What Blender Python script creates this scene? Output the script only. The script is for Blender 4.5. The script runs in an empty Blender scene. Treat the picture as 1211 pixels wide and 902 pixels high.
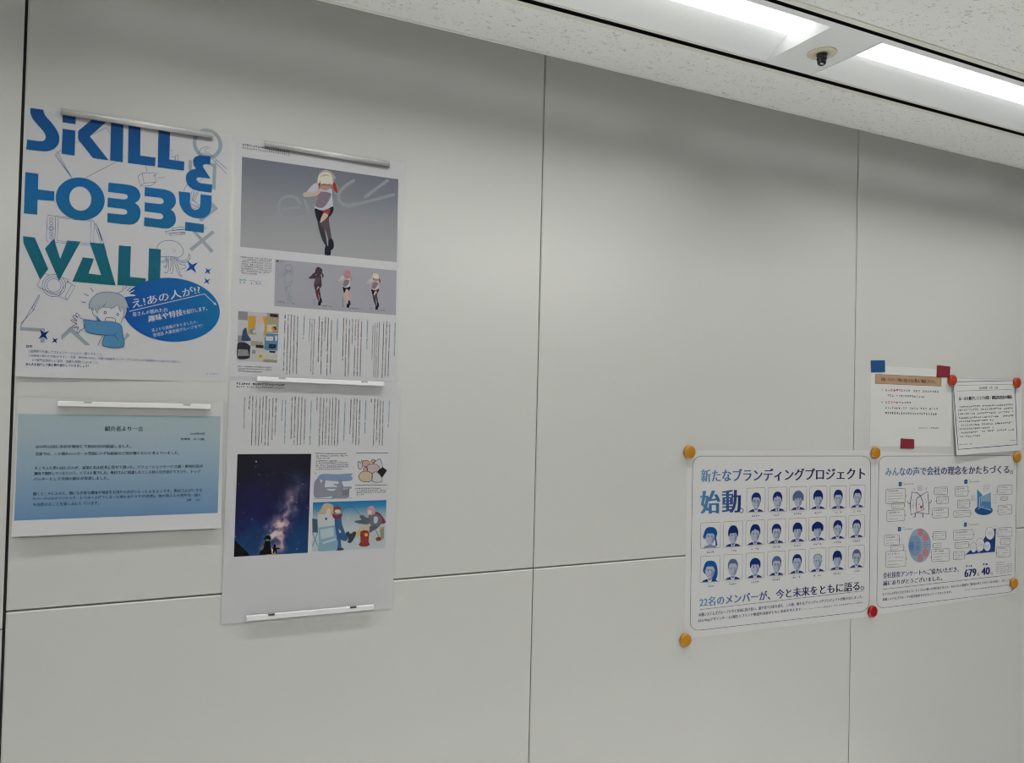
import bpy, bmesh, math, random
from mathutils import Vector, Matrix
from mathutils.geometry import tessellate_polygon

S = bpy.context.scene
COL = S.collection

# ------------------------------------------------------------------ camera
IMG_W, IMG_H = 1211, 902
F_PX = 917.3
CAM = Vector((0.1777, -1.3937, 1.750))
YAW, PITCH, ROLL = 0.44473, 0.01915, 0.02434
_fw = Vector((math.sin(YAW) * math.cos(PITCH), math.cos(YAW) * math.cos(PITCH), math.sin(PITCH)))
_r0 = Vector((math.cos(YAW), -math.sin(YAW), 0))
_u0 = _r0.cross(_fw)
_rt = math.cos(ROLL) * _r0 + math.sin(ROLL) * _u0
_up = -math.sin(ROLL) * _r0 + math.cos(ROLL) * _u0
cd = bpy.data.cameras.new('camera')
cd.sensor_width = 36
cd.lens = 36 * F_PX / IMG_W
cd.clip_start = 0.02
cam = bpy.data.objects.new('camera', cd)
COL.objects.link(cam)
cam.matrix_world = Matrix(((_rt.x, _up.x, -_fw.x, CAM.x), (_rt.y, _up.y, -_fw.y, CAM.y),
                           (_rt.z, _up.z, -_fw.z, CAM.z), (0, 0, 0, 1)))
S.camera = cam

# ------------------------------------------------------------------ light, exposure
S.view_settings.view_transform = 'Standard'
S.view_settings.look = 'None'
S.view_settings.exposure = 0.34
S.view_settings.gamma = 1.0
S.view_settings.use_curve_mapping = False
LAMP_NEAR = 1.4         # light bars of the line along the wall
LAMP_FAR = 2.0          # bars of the added, unseen line behind the camera
NEAR_W = {0.065: 68, 1.443: 20, -1.313: 88, 2.821: 1}    # watts of added narrow beams, to light the ceiling off the floor
WASH_W = {0.065: 4.0, 1.443: 4.0, -1.313: 3.8, 2.821: 3.2}  # and of added wider ones, onto the wall
FAR_W = {0.065: 16, 1.443: 26, -1.313: 14, 2.821: 21}    # and of those in the added line behind the camera
LAMP_COL = (1.0, 1.0, 0.968)
WORLD = 0.02
w = bpy.data.worlds.new('world')
S.world = w
w.use_nodes = True
w.node_tree.nodes['Background'].inputs[0].default_value = (0.8, 0.9, 1, 1)
w.node_tree.nodes['Background'].inputs[1].default_value = WORLD
S.cycles.max_bounces = 10
S.cycles.caustics_reflective = False
S.cycles.caustics_refractive = False
S.cycles.sample_clamp_indirect = 6.0
S.cycles.filter_width = 1.15
S.cycles.diffuse_bounces = 6
S.cycles.transparent_max_bounces = 12

# ------------------------------------------------------------------ materials
def lin(c):
    c = c / 255.0
    return c / 12.92 if c <= 0.04045 else ((c + 0.055) / 1.055) ** 2.4

K_ILL = 1.03            # share of white that reaches the lens from a white sheet on this wall
def ink(r, g, b, k=None):
    k = k or K_ILL
    return tuple(min(0.92, max(0.0015, lin(v) - 0.010) / k) for v in (r, g, b))

MATS = {}
def mat(name, col, rough=0.55, spec=0.3, metal=0.0, emit=None, strength=0.0, coat=0.0):
    if name in MATS:
        return MATS[name]
    m = bpy.data.materials.new(name)
    m.use_nodes = True
    b = m.node_tree.nodes['Principled BSDF']
    b.inputs['Base Color'].default_value = (*col, 1)
    b.inputs['Roughness'].default_value = rough
    b.inputs['Specular IOR Level'].default_value = spec
    b.inputs['Metallic'].default_value = metal
    b.inputs['Coat Weight'].default_value = coat
    if emit:
        b.inputs['Emission Color'].default_value = (*emit, 1)
        b.inputs['Emission Strength'].default_value = strength
    MATS[name] = m
    return m

def nodes(m):
    return m.node_tree.nodes, m.node_tree.links, m.node_tree.nodes['Principled BSDF']

def ramp(nt, stops, interp='LINEAR'):
    r = nt.new('ShaderNodeValToRGB')
    e = r.color_ramp
    e.interpolation = interp
    while len(e.elements) < len(stops):
        e.elements.new(0.5)
    for el, (p, c) in zip(e.elements, stops):
        el.position = p
        el.color = (*c, 1)
    return r

def axis_gradient(m, axis, lo, hi, stops):
    """colour printed as a ramp along the object's own X or Z"""
    nt, lk, b = nodes(m)
    tc = nt.new('ShaderNodeTexCoord')
    sx = nt.new('ShaderNodeSeparateXYZ')
    mr = nt.new('ShaderNodeMapRange')
    mr.inputs['From Min'].default_value = lo
    mr.inputs['From Max'].default_value = hi
    rp = ramp(nt, stops)
    lk.new(tc.outputs['Object'], sx.inputs[0])
    lk.new(sx.outputs[axis], mr.inputs['Value'])
    lk.new(mr.outputs[0], rp.inputs[0])
    lk.new(rp.outputs[0], b.inputs['Base Color'])
    return rp

M_PANEL = mat('painted_steel_panel', (0.385, 0.387, 0.368), 0.25, 0.5)
def wavy_panel():
    nt, lk, b = nodes(M_PANEL)
    tc = nt.new('ShaderNodeTexCoord')
    n = nt.new('ShaderNodeTexNoise'); n.inputs['Scale'].default_value = 2.3; n.inputs['Detail'].default_value = 0.0
    lk.new(tc.outputs['Object'], n.inputs['Vector'])
    bp = nt.new('ShaderNodeBump'); bp.inputs['Strength'].default_value = 1.0; bp.inputs['Distance'].default_value = 0.010
    lk.new(n.outputs[0], bp.inputs['Height']); lk.new(bp.outputs[0], b.inputs['Normal'])
wavy_panel()
M_GAP = mat('dark_joint', (0.012, 0.012, 0.014), 0.8, 0.1)
M_JOINT = mat('grey_joint', (0.15, 0.15, 0.145), 0.7, 0.1)
M_TRIM = mat('white_trim', (0.90, 0.90, 0.86), 0.4, 0.4)
M_STEEL_W = mat('white_enamel', (0.88, 0.90, 0.91), 0.35, 0.5)
M_CREAM = mat('cream_rail', (0.80, 0.79, 0.72), 0.45, 0.4)
M_SLOT = mat('black_slot', (0.006, 0.007, 0.009), 0.6, 0.2)
M_PAPER = mat('white_paper', (0.405, 0.405, 0.406), 0.5, 0.25)
M_PAPER_B = mat('bright_paper', (0.42, 0.42, 0.41), 0.55, 0.25)

def ceiling_material():
    m = mat('rockwool_ceiling_board', (0.89, 0.90, 0.88), 0.9, 0.1)
    nt, lk, b = nodes(m)
    tc = nt.new('ShaderNodeTexCoord')
    n1 = nt.new('ShaderNodeTexNoise'); n1.inputs['Scale'].default_value = 150; n1.inputs['Detail'].default_value = 1
    n1.inputs['Distortion'].default_value = 1.6
    mp = nt.new('ShaderNodeMapping'); mp.inputs['Scale'].default_value = (0.55, 1.2, 1)
    mp.inputs['Rotation'].default_value = (0, 0, 0.6)
    lk.new(tc.outputs['Object'], mp.inputs[0]); lk.new(mp.outputs[0], n1.inputs['Vector'])
    r = ramp(nt, [(0.0, (1, 1, 1)), (0.635, (1, 1, 1)), (0.70, (0.66, 0.66, 0.66)), (1, (0.6, 0.6, 0.6))])
    lk.new(n1.outputs[0], r.inputs[0])
    mx = nt.new('ShaderNodeMix'); mx.data_type = 'RGBA'; mx.blend_type = 'MULTIPLY'
    mx.inputs[0].default_value = 1.0
    mx.inputs[6].default_value = (0.89, 0.90, 0.88, 1)
    lk.new(r.outputs[0], mx.inputs[7])
    lk.new(mx.outputs[2], b.inputs['Base Color'])
    bp = nt.new('ShaderNodeBump'); bp.inputs['Strength'].default_value = 0.5; bp.inputs['Distance'].default_value = 0.002
    lk.new(r.outputs[0], bp.inputs['Height']); lk.new(bp.outputs[0], b.inputs['Normal'])
    return m
M_CEIL = ceiling_material()

def clear_plastic(name='clear_plastic', milk=0.4, rough=0.09, ior=1.9):
    m = bpy.data.materials.new(name); m.use_nodes = True
    nt = m.node_tree.nodes; lk = m.node_tree.links
    nt.remove(nt['Principled BSDF'])
    out = nt['Material Output']
    tr = nt.new('ShaderNodeBsdfTransparent'); tr.inputs[0].default_value = (0.95, 0.96, 0.97, 1)
    gl = nt.new('ShaderNodeBsdfGlossy'); gl.inputs['Roughness'].default_value = rough
    df = nt.new('ShaderNodeBsdfDiffuse'); df.inputs[0].default_value = (0.95, 0.95, 0.95, 1)
    fr = nt.new('ShaderNodeFresnel'); fr.inputs[0].default_value = ior
    m1 = nt.new('ShaderNodeMixShader'); m1.inputs[0].default_value = milk
    m2 = nt.new('ShaderNodeMixShader')
    lk.new(tr.outputs[0], m1.inputs[1]); lk.new(df.outputs[0], m1.inputs[2])
    lk.new(fr.outputs[0], m2.inputs[0]); lk.new(m1.outputs[0], m2.inputs[1]); lk.new(gl.outputs[0], m2.inputs[2])
    lk.new(m2.outputs[0], out.inputs[0])
    MATS[name] = m
    return m
M_CLEAR = clear_plastic()
M_CLEAR_ROUND = clear_plastic('clear_round_plastic', 0.38, 0.2, 2.8)

def film():
    m = bpy.data.materials.new('clear_film'); m.use_nodes = True
    nt = m.node_tree.nodes; lk = m.node_tree.links
    nt.remove(nt['Principled BSDF'])
    tr = nt.new('ShaderNodeBsdfTransparent'); tr.inputs[0].default_value = (0.95, 0.95, 0.965, 1)
    gl = nt.new('ShaderNodeBsdfGlossy'); gl.inputs['Roughness'].default_value = 0.3
    mx = nt.new('ShaderNodeMixShader'); mx.inputs[0].default_value = 0.007
    lk.new(tr.outputs[0], mx.inputs[1]); lk.new(gl.outputs[0], mx.inputs[2])
    lk.new(mx.outputs[0], nt['Material Output'].inputs[0])
    return m
M_FILM = film()

# ------------------------------------------------------------------ object helpers
def link(name, verts, faces, mats, fmat=None, parent=None, loc=(0, 0, 0), smooth=False):
    me = bpy.data.meshes.new(name)
    me.from_pydata([tuple(v) for v in verts], [], faces)
    for m in mats:
        me.materials.append(m)
    if fmat:
        for p, i in zip(me.polygons, fmat):
            p.material_index = i
    if smooth:
        for p in me.polygons:
            p.use_smooth = True
    o = bpy.data.objects.new(name, me)
    COL.objects.link(o)
    o.location = loc
    if parent:
        o.parent = parent
    return o

def tag(o, label, cat, group=None):
    o['label'] = label
    o['category'] = cat
    if group:
        o['group'] = group
    return o

def struct(o):
    o['kind'] = 'structure'
    return o

class MB:
    """collects boxes and profiles into one mesh"""
    def __init__(self):
        self.v, self.f, self.m, self.mats = [], [], [], []
    def mi(self, m):
        if m not in self.mats:
            self.mats.append(m)
        return self.mats.index(m)
    def face(self, pts, m):
        i = len(self.v)
        self.v += [tuple(p) for p in pts]
        self.f.append(tuple(range(i, i + len(pts))))
        self.m.append(self.mi(m))
    def box(self, x0, x1, y0, y1, z0, z1, m):
        i = len(self.v)
        self.v += [(x, y, z) for z in (z0, z1) for y in (y0, y1) for x in (x0, x1)]
        for q in ((0, 2, 3, 1), (4, 5, 7, 6), (0, 1, 5, 4), (2, 6, 7, 3), (0, 4, 6, 2), (1, 3, 7, 5)):
            self.f.append(tuple(i + k for k in q)); self.m.append(self.mi(m))
    def prism_x(self, prof, x0, x1, m, cap=True):
        """profile given as (y, z) pairs, swept along x"""
        n = len(prof); i = len(self.v)
        self.v += [(x0, y, z) for y, z in prof] + [(x1, y, z) for y, z in prof]
        for k in range(n):
            j = (k + 1) % n
            self.f.append((i + k, i + j, i + n + j, i + n + k)); self.m.append(self.mi(m))
        if cap:
            self.f.append(tuple(i + k for k in range(n))); self.m.append(self.mi(m))
            self.f.append(tuple(i + n + k for k in reversed(range(n)))); self.m.append(self.mi(m))
    def build(self, name, parent=None, loc=(0, 0, 0), recalc=True, smooth=False, bevel=None):
        o = link(name, self.v, self.f, self.mats, self.m, parent, loc, smooth)
        if recalc:
            bm = bmesh.new(); bm.from_mesh(o.data)
            bmesh.ops.remove_doubles(bm, verts=bm.verts, dist=1e-6)
            bmesh.ops.recalc_face_normals(bm, faces=bm.faces)
            bm.to_mesh(o.data); bm.free()
        if bevel:
            md = o.modifiers.new('bevel', 'BEVEL'); md.width = bevel; md.segments = 2; md.limit_method = 'ANGLE'
        return o

# ------------------------------------------------------------------ the room
CEIL = 2.450
SEAM_Z = 1.405
RX0, RX1, RY0 = -2.6, 3.6, -2.9

def wall_back():
    """steel wall of 900 mm panels, an upper and a lower row, small bevels and very slightly bowed faces"""
    b = MB()
    for k in range(5):
        x0, x1 = 0.9 * k, 0.9 * k + 0.9
        g = 0.0007
        a = x0 + (0.0018 if k == 0 else g); c = x1 - g
        for z0, z1 in ((0.0, SEAM_Z - 0.0012), (SEAM_Z + 0.0012, CEIL - 0.001)):
            n, mz = 24, 12
            xs = [a] + [a + 0.0022 + (c - a - 0.0044) * i / n for i in range(n + 1)] + [c]
            zs = [z0] + [z0 + 0.0022 + (z1 - z0 - 0.0044) * i / mz for i in range(mz + 1)] + [z1]
            base = len(b.v)
            for j, z in enumerate(zs):
                for i, x in enumerate(xs):
                    edge = i in (0, len(xs) - 1) or j in (0, len(zs) - 1)
                    u = (x - a) / (c - a)
                    bow = 0.0
                    b.v.append((x, 0.0016 if edge else bow, z))
            w_ = len(xs)
            for j in range(len(zs) - 1):
                for i in range(w_ - 1):
                    q = base + j * w_ + i
                    b.f.append((q, q + 1, q + 1 + w_, q + w_)); b.m.append(b.mi(M_PANEL))
    b.box(-0.004, RX1, 0.0035, 0.06, 0, CEIL, M_JOINT)
    b.box(-0.0035, 0.0028, 0.0022, 0.0032, 0, CEIL, M_GAP)
    o = b.build('wall_back', recalc=False)
    return struct(o)
wall_back()

b = MB()   # the run of wall left of the black joint
zl = SEAM_Z - 0.026
b.box(RX0, -0.0022, 0.0, 0.03, 0, zl - 0.001, M_PANEL)
b.box(RX0, -0.0022, 0.0, 0.03, zl + 0.001, CEIL, M_PANEL)
b.box(RX0, -0.004, 0.004, 0.06, 0, CEIL, M_JOINT)
struct(b.build('wall_left'))

M_WALLP = mat('plain_wall', (0.66, 0.66, 0.63), 0.7, 0.2)
M_DARKW = mat('dark_wall', (0.08, 0.08, 0.08), 0.7, 0.2)
M_CARPET = mat('grey_carpet', (0.38, 0.38, 0.37), 0.95, 0.05)
def carpet():
    nt, lk, bs = nodes(M_CARPET)
    n = nt.new('ShaderNodeTexNoise'); n.inputs['Scale'].default_value = 260
    r = ramp(nt, [(0.3, (0.52, 0.52, 0.51)), (0.7, (0.66, 0.66, 0.65))])
    lk.new(n.outputs[0], r.inputs[0]); lk.new(r.outputs[0], bs.inputs['Base Color'])
carpet()
b = MB(); b.box(RX0, RX1, RY0, 0.06, -0.05, 0, M_CARPET); struct(b.build('floor'))
b = MB(); b.box(RX0 - 0.1, RX0, RY0, 0.06, 0, CEIL, M_WALLP); struct(b.build('wall_west'))
b = MB(); b.box(RX1, RX1 + 0.1, RY0, 0.06, 0, CEIL, M_DARKW); struct(b.build('wall_east'))
b = MB(); b.box(RX0 - 0.1, RX1 + 0.1, RY0 - 0.1, RY0, 0, CEIL, M_DARKW); struct(b.build('wall_front'))

# ceiling: boards, with the equipment lines left open
LINES = [0.0, -1.8]
NEAR, FAR = -0.168, -0.382         # outer edges of the two black slots
b = MB()
y_edge = 0.06
for dy in LINES:
    b.box(RX0 - 0.1, RX1 + 0.1, NEAR + dy, y_edge, CEIL, CEIL + 0.015, M_CEIL)
    y_edge = FAR + dy
b.box(RX0 - 0.1, RX1 + 0.1, RY0 - 0.1, y_edge, CEIL, CEIL + 0.015, M_CEIL)
struct(b.build('ceiling'))
b = MB(); b.box(RX0 - 0.1, RX1 + 0.1, RY0 - 0.1, 0.06, CEIL + 0.09, CEIL + 0.12, M_SLOT); struct(b.build('trim_4'))

b = MB()   # thin white angle where the wall meets the ceiling
b.box(RX0, RX1, -0.006, 0.0, CEIL - 0.0028, CEIL, M_TRIM)
struct(b.build('trim_1'))

def rails(dy):
    """two slotted rails: cream lips with a black slot between them"""
    b = MB()
    for y_out, s in ((NEAR + dy, -1), (FAR + dy, 1)):
        # s: direction from the ceiling board towards the light line
        lip_o = sorted((y_out - s * 0.013, y_out))
        b.box(RX0, RX1, lip_o[0], lip_o[1], CEIL - 0.0022, CEIL - 0.0002, M_CREAM)
        wl = sorted((y_out, y_out + s * 0.001))
        b.box(RX0, RX1, wl[0], wl[1], CEIL - 0.0022, CEIL + 0.03, M_SLOT)
        sl = sorted((y_out + s * 0.001, y_out + s * 0.0105))
        b.box(RX0, RX1, sl[0], sl[1], CEIL + 0.006, CEIL + 0.008, M_SLOT)
        wi = sorted((y_out + s * 0.0105, y_out + s * 0.0115))
        b.box(RX0, RX1, wi[0], wi[1], CEIL - 0.0015, CEIL + 0.03, M_SLOT)
    return struct(b.build('trim_%d' % (2 + LINES.index(dy))))
for dy in LINES:
    rails(dy)

# ------------------------------------------------------------------ recessed line lights
Y_A, Y_B = -0.1798, -0.3702        # outer edges of a light between the rails
O_A, O_B = -0.1875, -0.3545        # opening
REC = 0.030
def make_light(strength, key):
    mt = mat('light_bar_' + key, (0.9, 0.9, 0.9), 0.5, 0.2, emit=LAMP_COL, strength=strength)
    root = bpy.data.objects.new('recessed_light', None)
    COL.objects.link(root)
    L = 1.25
    fr = MB()     # flange round the opening
    z0, z1 = -0.0012, 0.0008
    fr.box(0, L, O_A, Y_A, z0, z1, M_CREAM)
    fr.box(0, L, Y_B, O_B, z0, z1, M_STEEL_W)
    fr.box(0, 0.004, O_B, O_A, z0, z1, M_STEEL_W)
    fr.box(L - 0.004, L, O_B, O_A, z0, z1, M_STEEL_W)
    fr.build('frame', root)
    ba, bb = -0.2455, -0.3140
    for name, ya, yb in (('reflector', O_A, ba), ('reflector', O_B, bb)):
        r = MB()
        r.face([(0.003, ya, 0), (L - 0.003, ya, 0), (L - 0.003, yb, REC), (0.003, yb, REC)], M_STEEL_W)
        r.face([(0.003, ya, 0.002), (0.003, yb, REC + 0.002), (L - 0.003, yb, REC + 0.002), (L - 0.003, ya, 0.002)], M_STEEL_W)
        r.build(name, root, recalc=False)
    for x in (0.003, L - 0.003):
        e = MB()
        s = 0.001 if x < 0.1 else -0.001
        prof = [(O_A, 0.0), (O_B, 0.0), (bb, REC), (ba, REC)]
        e.face([(x, y, z) for y, z in prof], M_STEEL_W)
        e.face([(x - s, y, z) for y, z in reversed(prof)], M_STEEL_W)
        e.build('end_plate', root, recalc=False)
    d = MB()
    n = 6
    prof = []
    for i in range(n + 1):
        t = i / n
        prof.append((ba + (bb - ba) * t, REC - 0.015 * math.sin(math.pi * t)))
    prof += [(bb, REC + 0.01), (ba, REC + 0.01)]
    d.prism_x(prof, 0.004, L - 0.004, mt)
    d.build('light_bar', root)
    return root

def copy_tree(root):
    r = root.copy(); COL.objects.link(r)
    for ch in root.children:
        c = ch.copy(); COL.objects.link(c); c.parent = r
    return r

LIGHT_X = [0.065, 1.443, -1.313, 2.821]
near0 = make_light(LAMP_NEAR, 'near')
LBL = ['recessed white ceiling light left of the sprinkler plate, glowing bar inside',
       'recessed white ceiling light right of the sprinkler plate, glowing bar inside',
       'recessed ceiling light beyond the left edge of the view, in line over the wall',
       'recessed ceiling light beyond the right edge of the view, in line over the wall']
for i, x in enumerate(LIGHT_X):
    o = near0 if i == 0 else copy_tree(near0)
    o.location = (x, 0, CEIL)
    tag(o, LBL[i], 'ceiling light', 'recessed lights in the line along the wall')
far0 = make_light(LAMP_FAR, 'far')  # unseen row behind the camera, added to fill the room with light
k = 0
for dy in LINES[1:]:
    for x in LIGHT_X:
        o = far0 if k == 0 else copy_tree(far0)
        k += 1
        o.location = (x, dy, CEIL)
        tag(o, 'added unseen recessed ceiling light behind the viewpoint, for fill', 'ceiling light',
            'added recessed lights behind the viewpoint')
for dy, watts, spread in ((0.0, NEAR_W, 16), (0.0, WASH_W, 116), (-1.8, FAR_W, 170)):   # added area lights that do most of the lighting for the dim bars
    for x in LIGHT_X:
        ld = bpy.data.lights.new('added_beam', 'AREA')
        ld.shape = 'RECTANGLE'; ld.size = 1.2; ld.size_y = 0.045
        ld.spread = math.radians(spread)
        ld.energy = watts[x]; ld.color = LAMP_COL
        lo = bpy.data.objects.new('added_beam', ld); COL.objects.link(lo)
        lo.location = (x + 0.625, -0.271 + dy, CEIL + (0.015 if dy == 0 else -0.004))
b = MB()   # blank steel plates that close the line between two lights
for dy in LINES:
    ends = sorted(LIGHT_X)
    xs = [RX0] + [v for x in ends for v in (x, x + 1.25)] + [RX1]
    for a, c in zip(xs[0::2], xs[1::2]):
        b.box(a + 0.0008, c - 0.0008, Y_B + dy, Y_A + dy, CEIL - 0.0008, CEIL + 0.002, M_STEEL_W)
struct(b.build('trim_5'))

def lathe(prof, n, m, name, parent=None, loc=(0, 0, 0), axis='Z', closed_top=True):
    """prof: (radius, height) from one end to the other; spun about Z, or about -Y for things on the wall"""
    v, f = [], []
    for r, h in prof:
        for i in range(n):
            a = 2 * math.pi * i / n
            if axis == 'Z':
                v.append((r * math.cos(a), r * math.sin(a), h))
            else:
                v.append((r * math.cos(a), -h, r * math.sin(a)))
    for j in range(len(prof) - 1):
        for i in range(n):
            q = j * n + i; p = j * n + (i + 1) % n
            f.append((q, p, p + n, q + n))
    f.append(tuple(reversed(range(n))))
    f.append(tuple((len(prof) - 1) * n + i for i in range(n)))
    o = link(name, v, f, [m], None, parent, loc, True)
    bm = bmesh.new(); bm.from_mesh(o.data); bmesh.ops.recalc_face_normals(bm, faces=bm.faces)
    bm.to_mesh(o.data); bm.free()
    return o

spr = bpy.data.objects.new('sprinkler_head', None); COL.objects.link(spr)
spr.location = (1.381, -0.268, CEIL - 0.0008)
tag(spr, 'small ceiling sprinkler with cream rosette and dark metal head between two lights', 'sprinkler')
M_ROS = mat('cream_enamel', (0.70, 0.64, 0.50), 0.4, 0.5)
M_CHR = mat('dark_chrome', (0.10, 0.10, 0.11), 0.18, 0.5, metal=0.9)
lathe([(0.0285, 0.0), (0.0285, -0.0015), (0.026, -0.0032), (0.014, -0.0036), (0.0125, -0.0010)], 40, M_ROS, 'rosette', spr)
lathe([(0.0105, 0.0), (0.0105, -0.006), (0.0090, -0.0075), (0.0090, -0.010), (0.0102, -0.0105), (0.0102, -0.013),
       (0.0088, -0.0145), (0.0088, -0.018), (0.0078, -0.022), (0.0050, -0.0245), (0.001, -0.0255)], 28, M_CHR, 'fusible_head', spr)
lathe([(0.0040, -0.0035), (0.0040, -0.009), (0.0028, -0.010)], 12, M_CHR, 'lug', spr, (0.012, 0.003, 0))
#@@PRINTS@@

# ------------------------------------------------------------------ flat printed things on the wall
def wp(px, py, lift=0.0):
    """the place on the wall (x, z) that a point of the photograph shows"""
    d = (px - IMG_W / 2) / F_PX * _rt - (py - IMG_H / 2) / F_PX * _up + _fw
    t = (-lift - CAM.y) / d.y
    p = CAM + d * t
    return p.x, p.z

def crop(x0, y0, s):
    return lambda pts: [(x0 + x / s, y0 + y / s) for x, y in pts]

def bil(q, u, v):
    (ax, ay), (bx, by), (cx, cy), (dx, dy) = q     # TL TR BR BL
    tx, ty = ax + (bx - ax) * u, ay + (by - ay) * u
    lx, ly = dx + (cx - dx) * u, dy + (cy - dy) * u
    return tx + (lx - tx) * v, ty + (ly - ty) * v

def smooth(pts, closed=True, n=5):
    out = []
    N = len(pts)
    rng = range(N) if closed else range(N - 1)
    for i in rng:
        if closed:
            p0, p1, p2, p3 = pts[i - 1], pts[i], pts[(i + 1) % N], pts[(i + 2) % N]
        else:
            p0, p1, p2, p3 = pts[max(i - 1, 0)], pts[i], pts[i + 1], pts[min(i + 2, N - 1)]
        for k in range(n):
            t = k / n
            out.append(tuple(0.5 * ((2 * b) + (c - a) * t + (2 * a - 5 * b + 4 * c - d) * t * t + (-a + 3 * b - 3 * c + d) * t ** 3)
                             for a, b, c, d in zip(p0, p1, p2, p3)))
    if not closed:
        out.append(pts[-1])
    return out

def ell(cx, cy, rx, ry, n=36, shear=0.0, rot=0.0):
    o = []
    for i in range(n):
        a = 2 * math.pi * i / n
        x, y = rx * math.cos(a), ry * math.sin(a)
        x, y = x * math.cos(rot) - y * math.sin(rot), x * math.sin(rot) + y * math.cos(rot)
        o.append((cx + x, cy + y + shear * x))
    return o

_TXT = {}
def glyphs(s, bold, res):
    key = (s, bold, res)
    if key not in _TXT:
        c = bpy.data.curves.new('t', 'FONT')
        c.body = s
        c.resolution_u = res
        c.offset = bold
        o = bpy.data.objects.new('t', c)
        COL.objects.link(o)
        bpy.context.view_layer.update()
        me = o.to_mesh()
        v = [(p.co.x, p.co.y) for p in me.vertices]
        f = [tuple(p.vertices) for p in me.polygons]
        o.to_mesh_clear()
        bpy.data.objects.remove(o); bpy.data.curves.remove(c)
        x0, x1 = min(p[0] for p in v), max(p[0] for p in v)
        y0, y1 = min(p[1] for p in v), max(p[1] for p in v)
        _TXT[key] = ([((x - x0) / (x1 - x0), (y1 - y) / max(1e-6, y1 - y0)) for x, y in v], f, x1 - x0)
    return _TXT[key]

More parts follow.
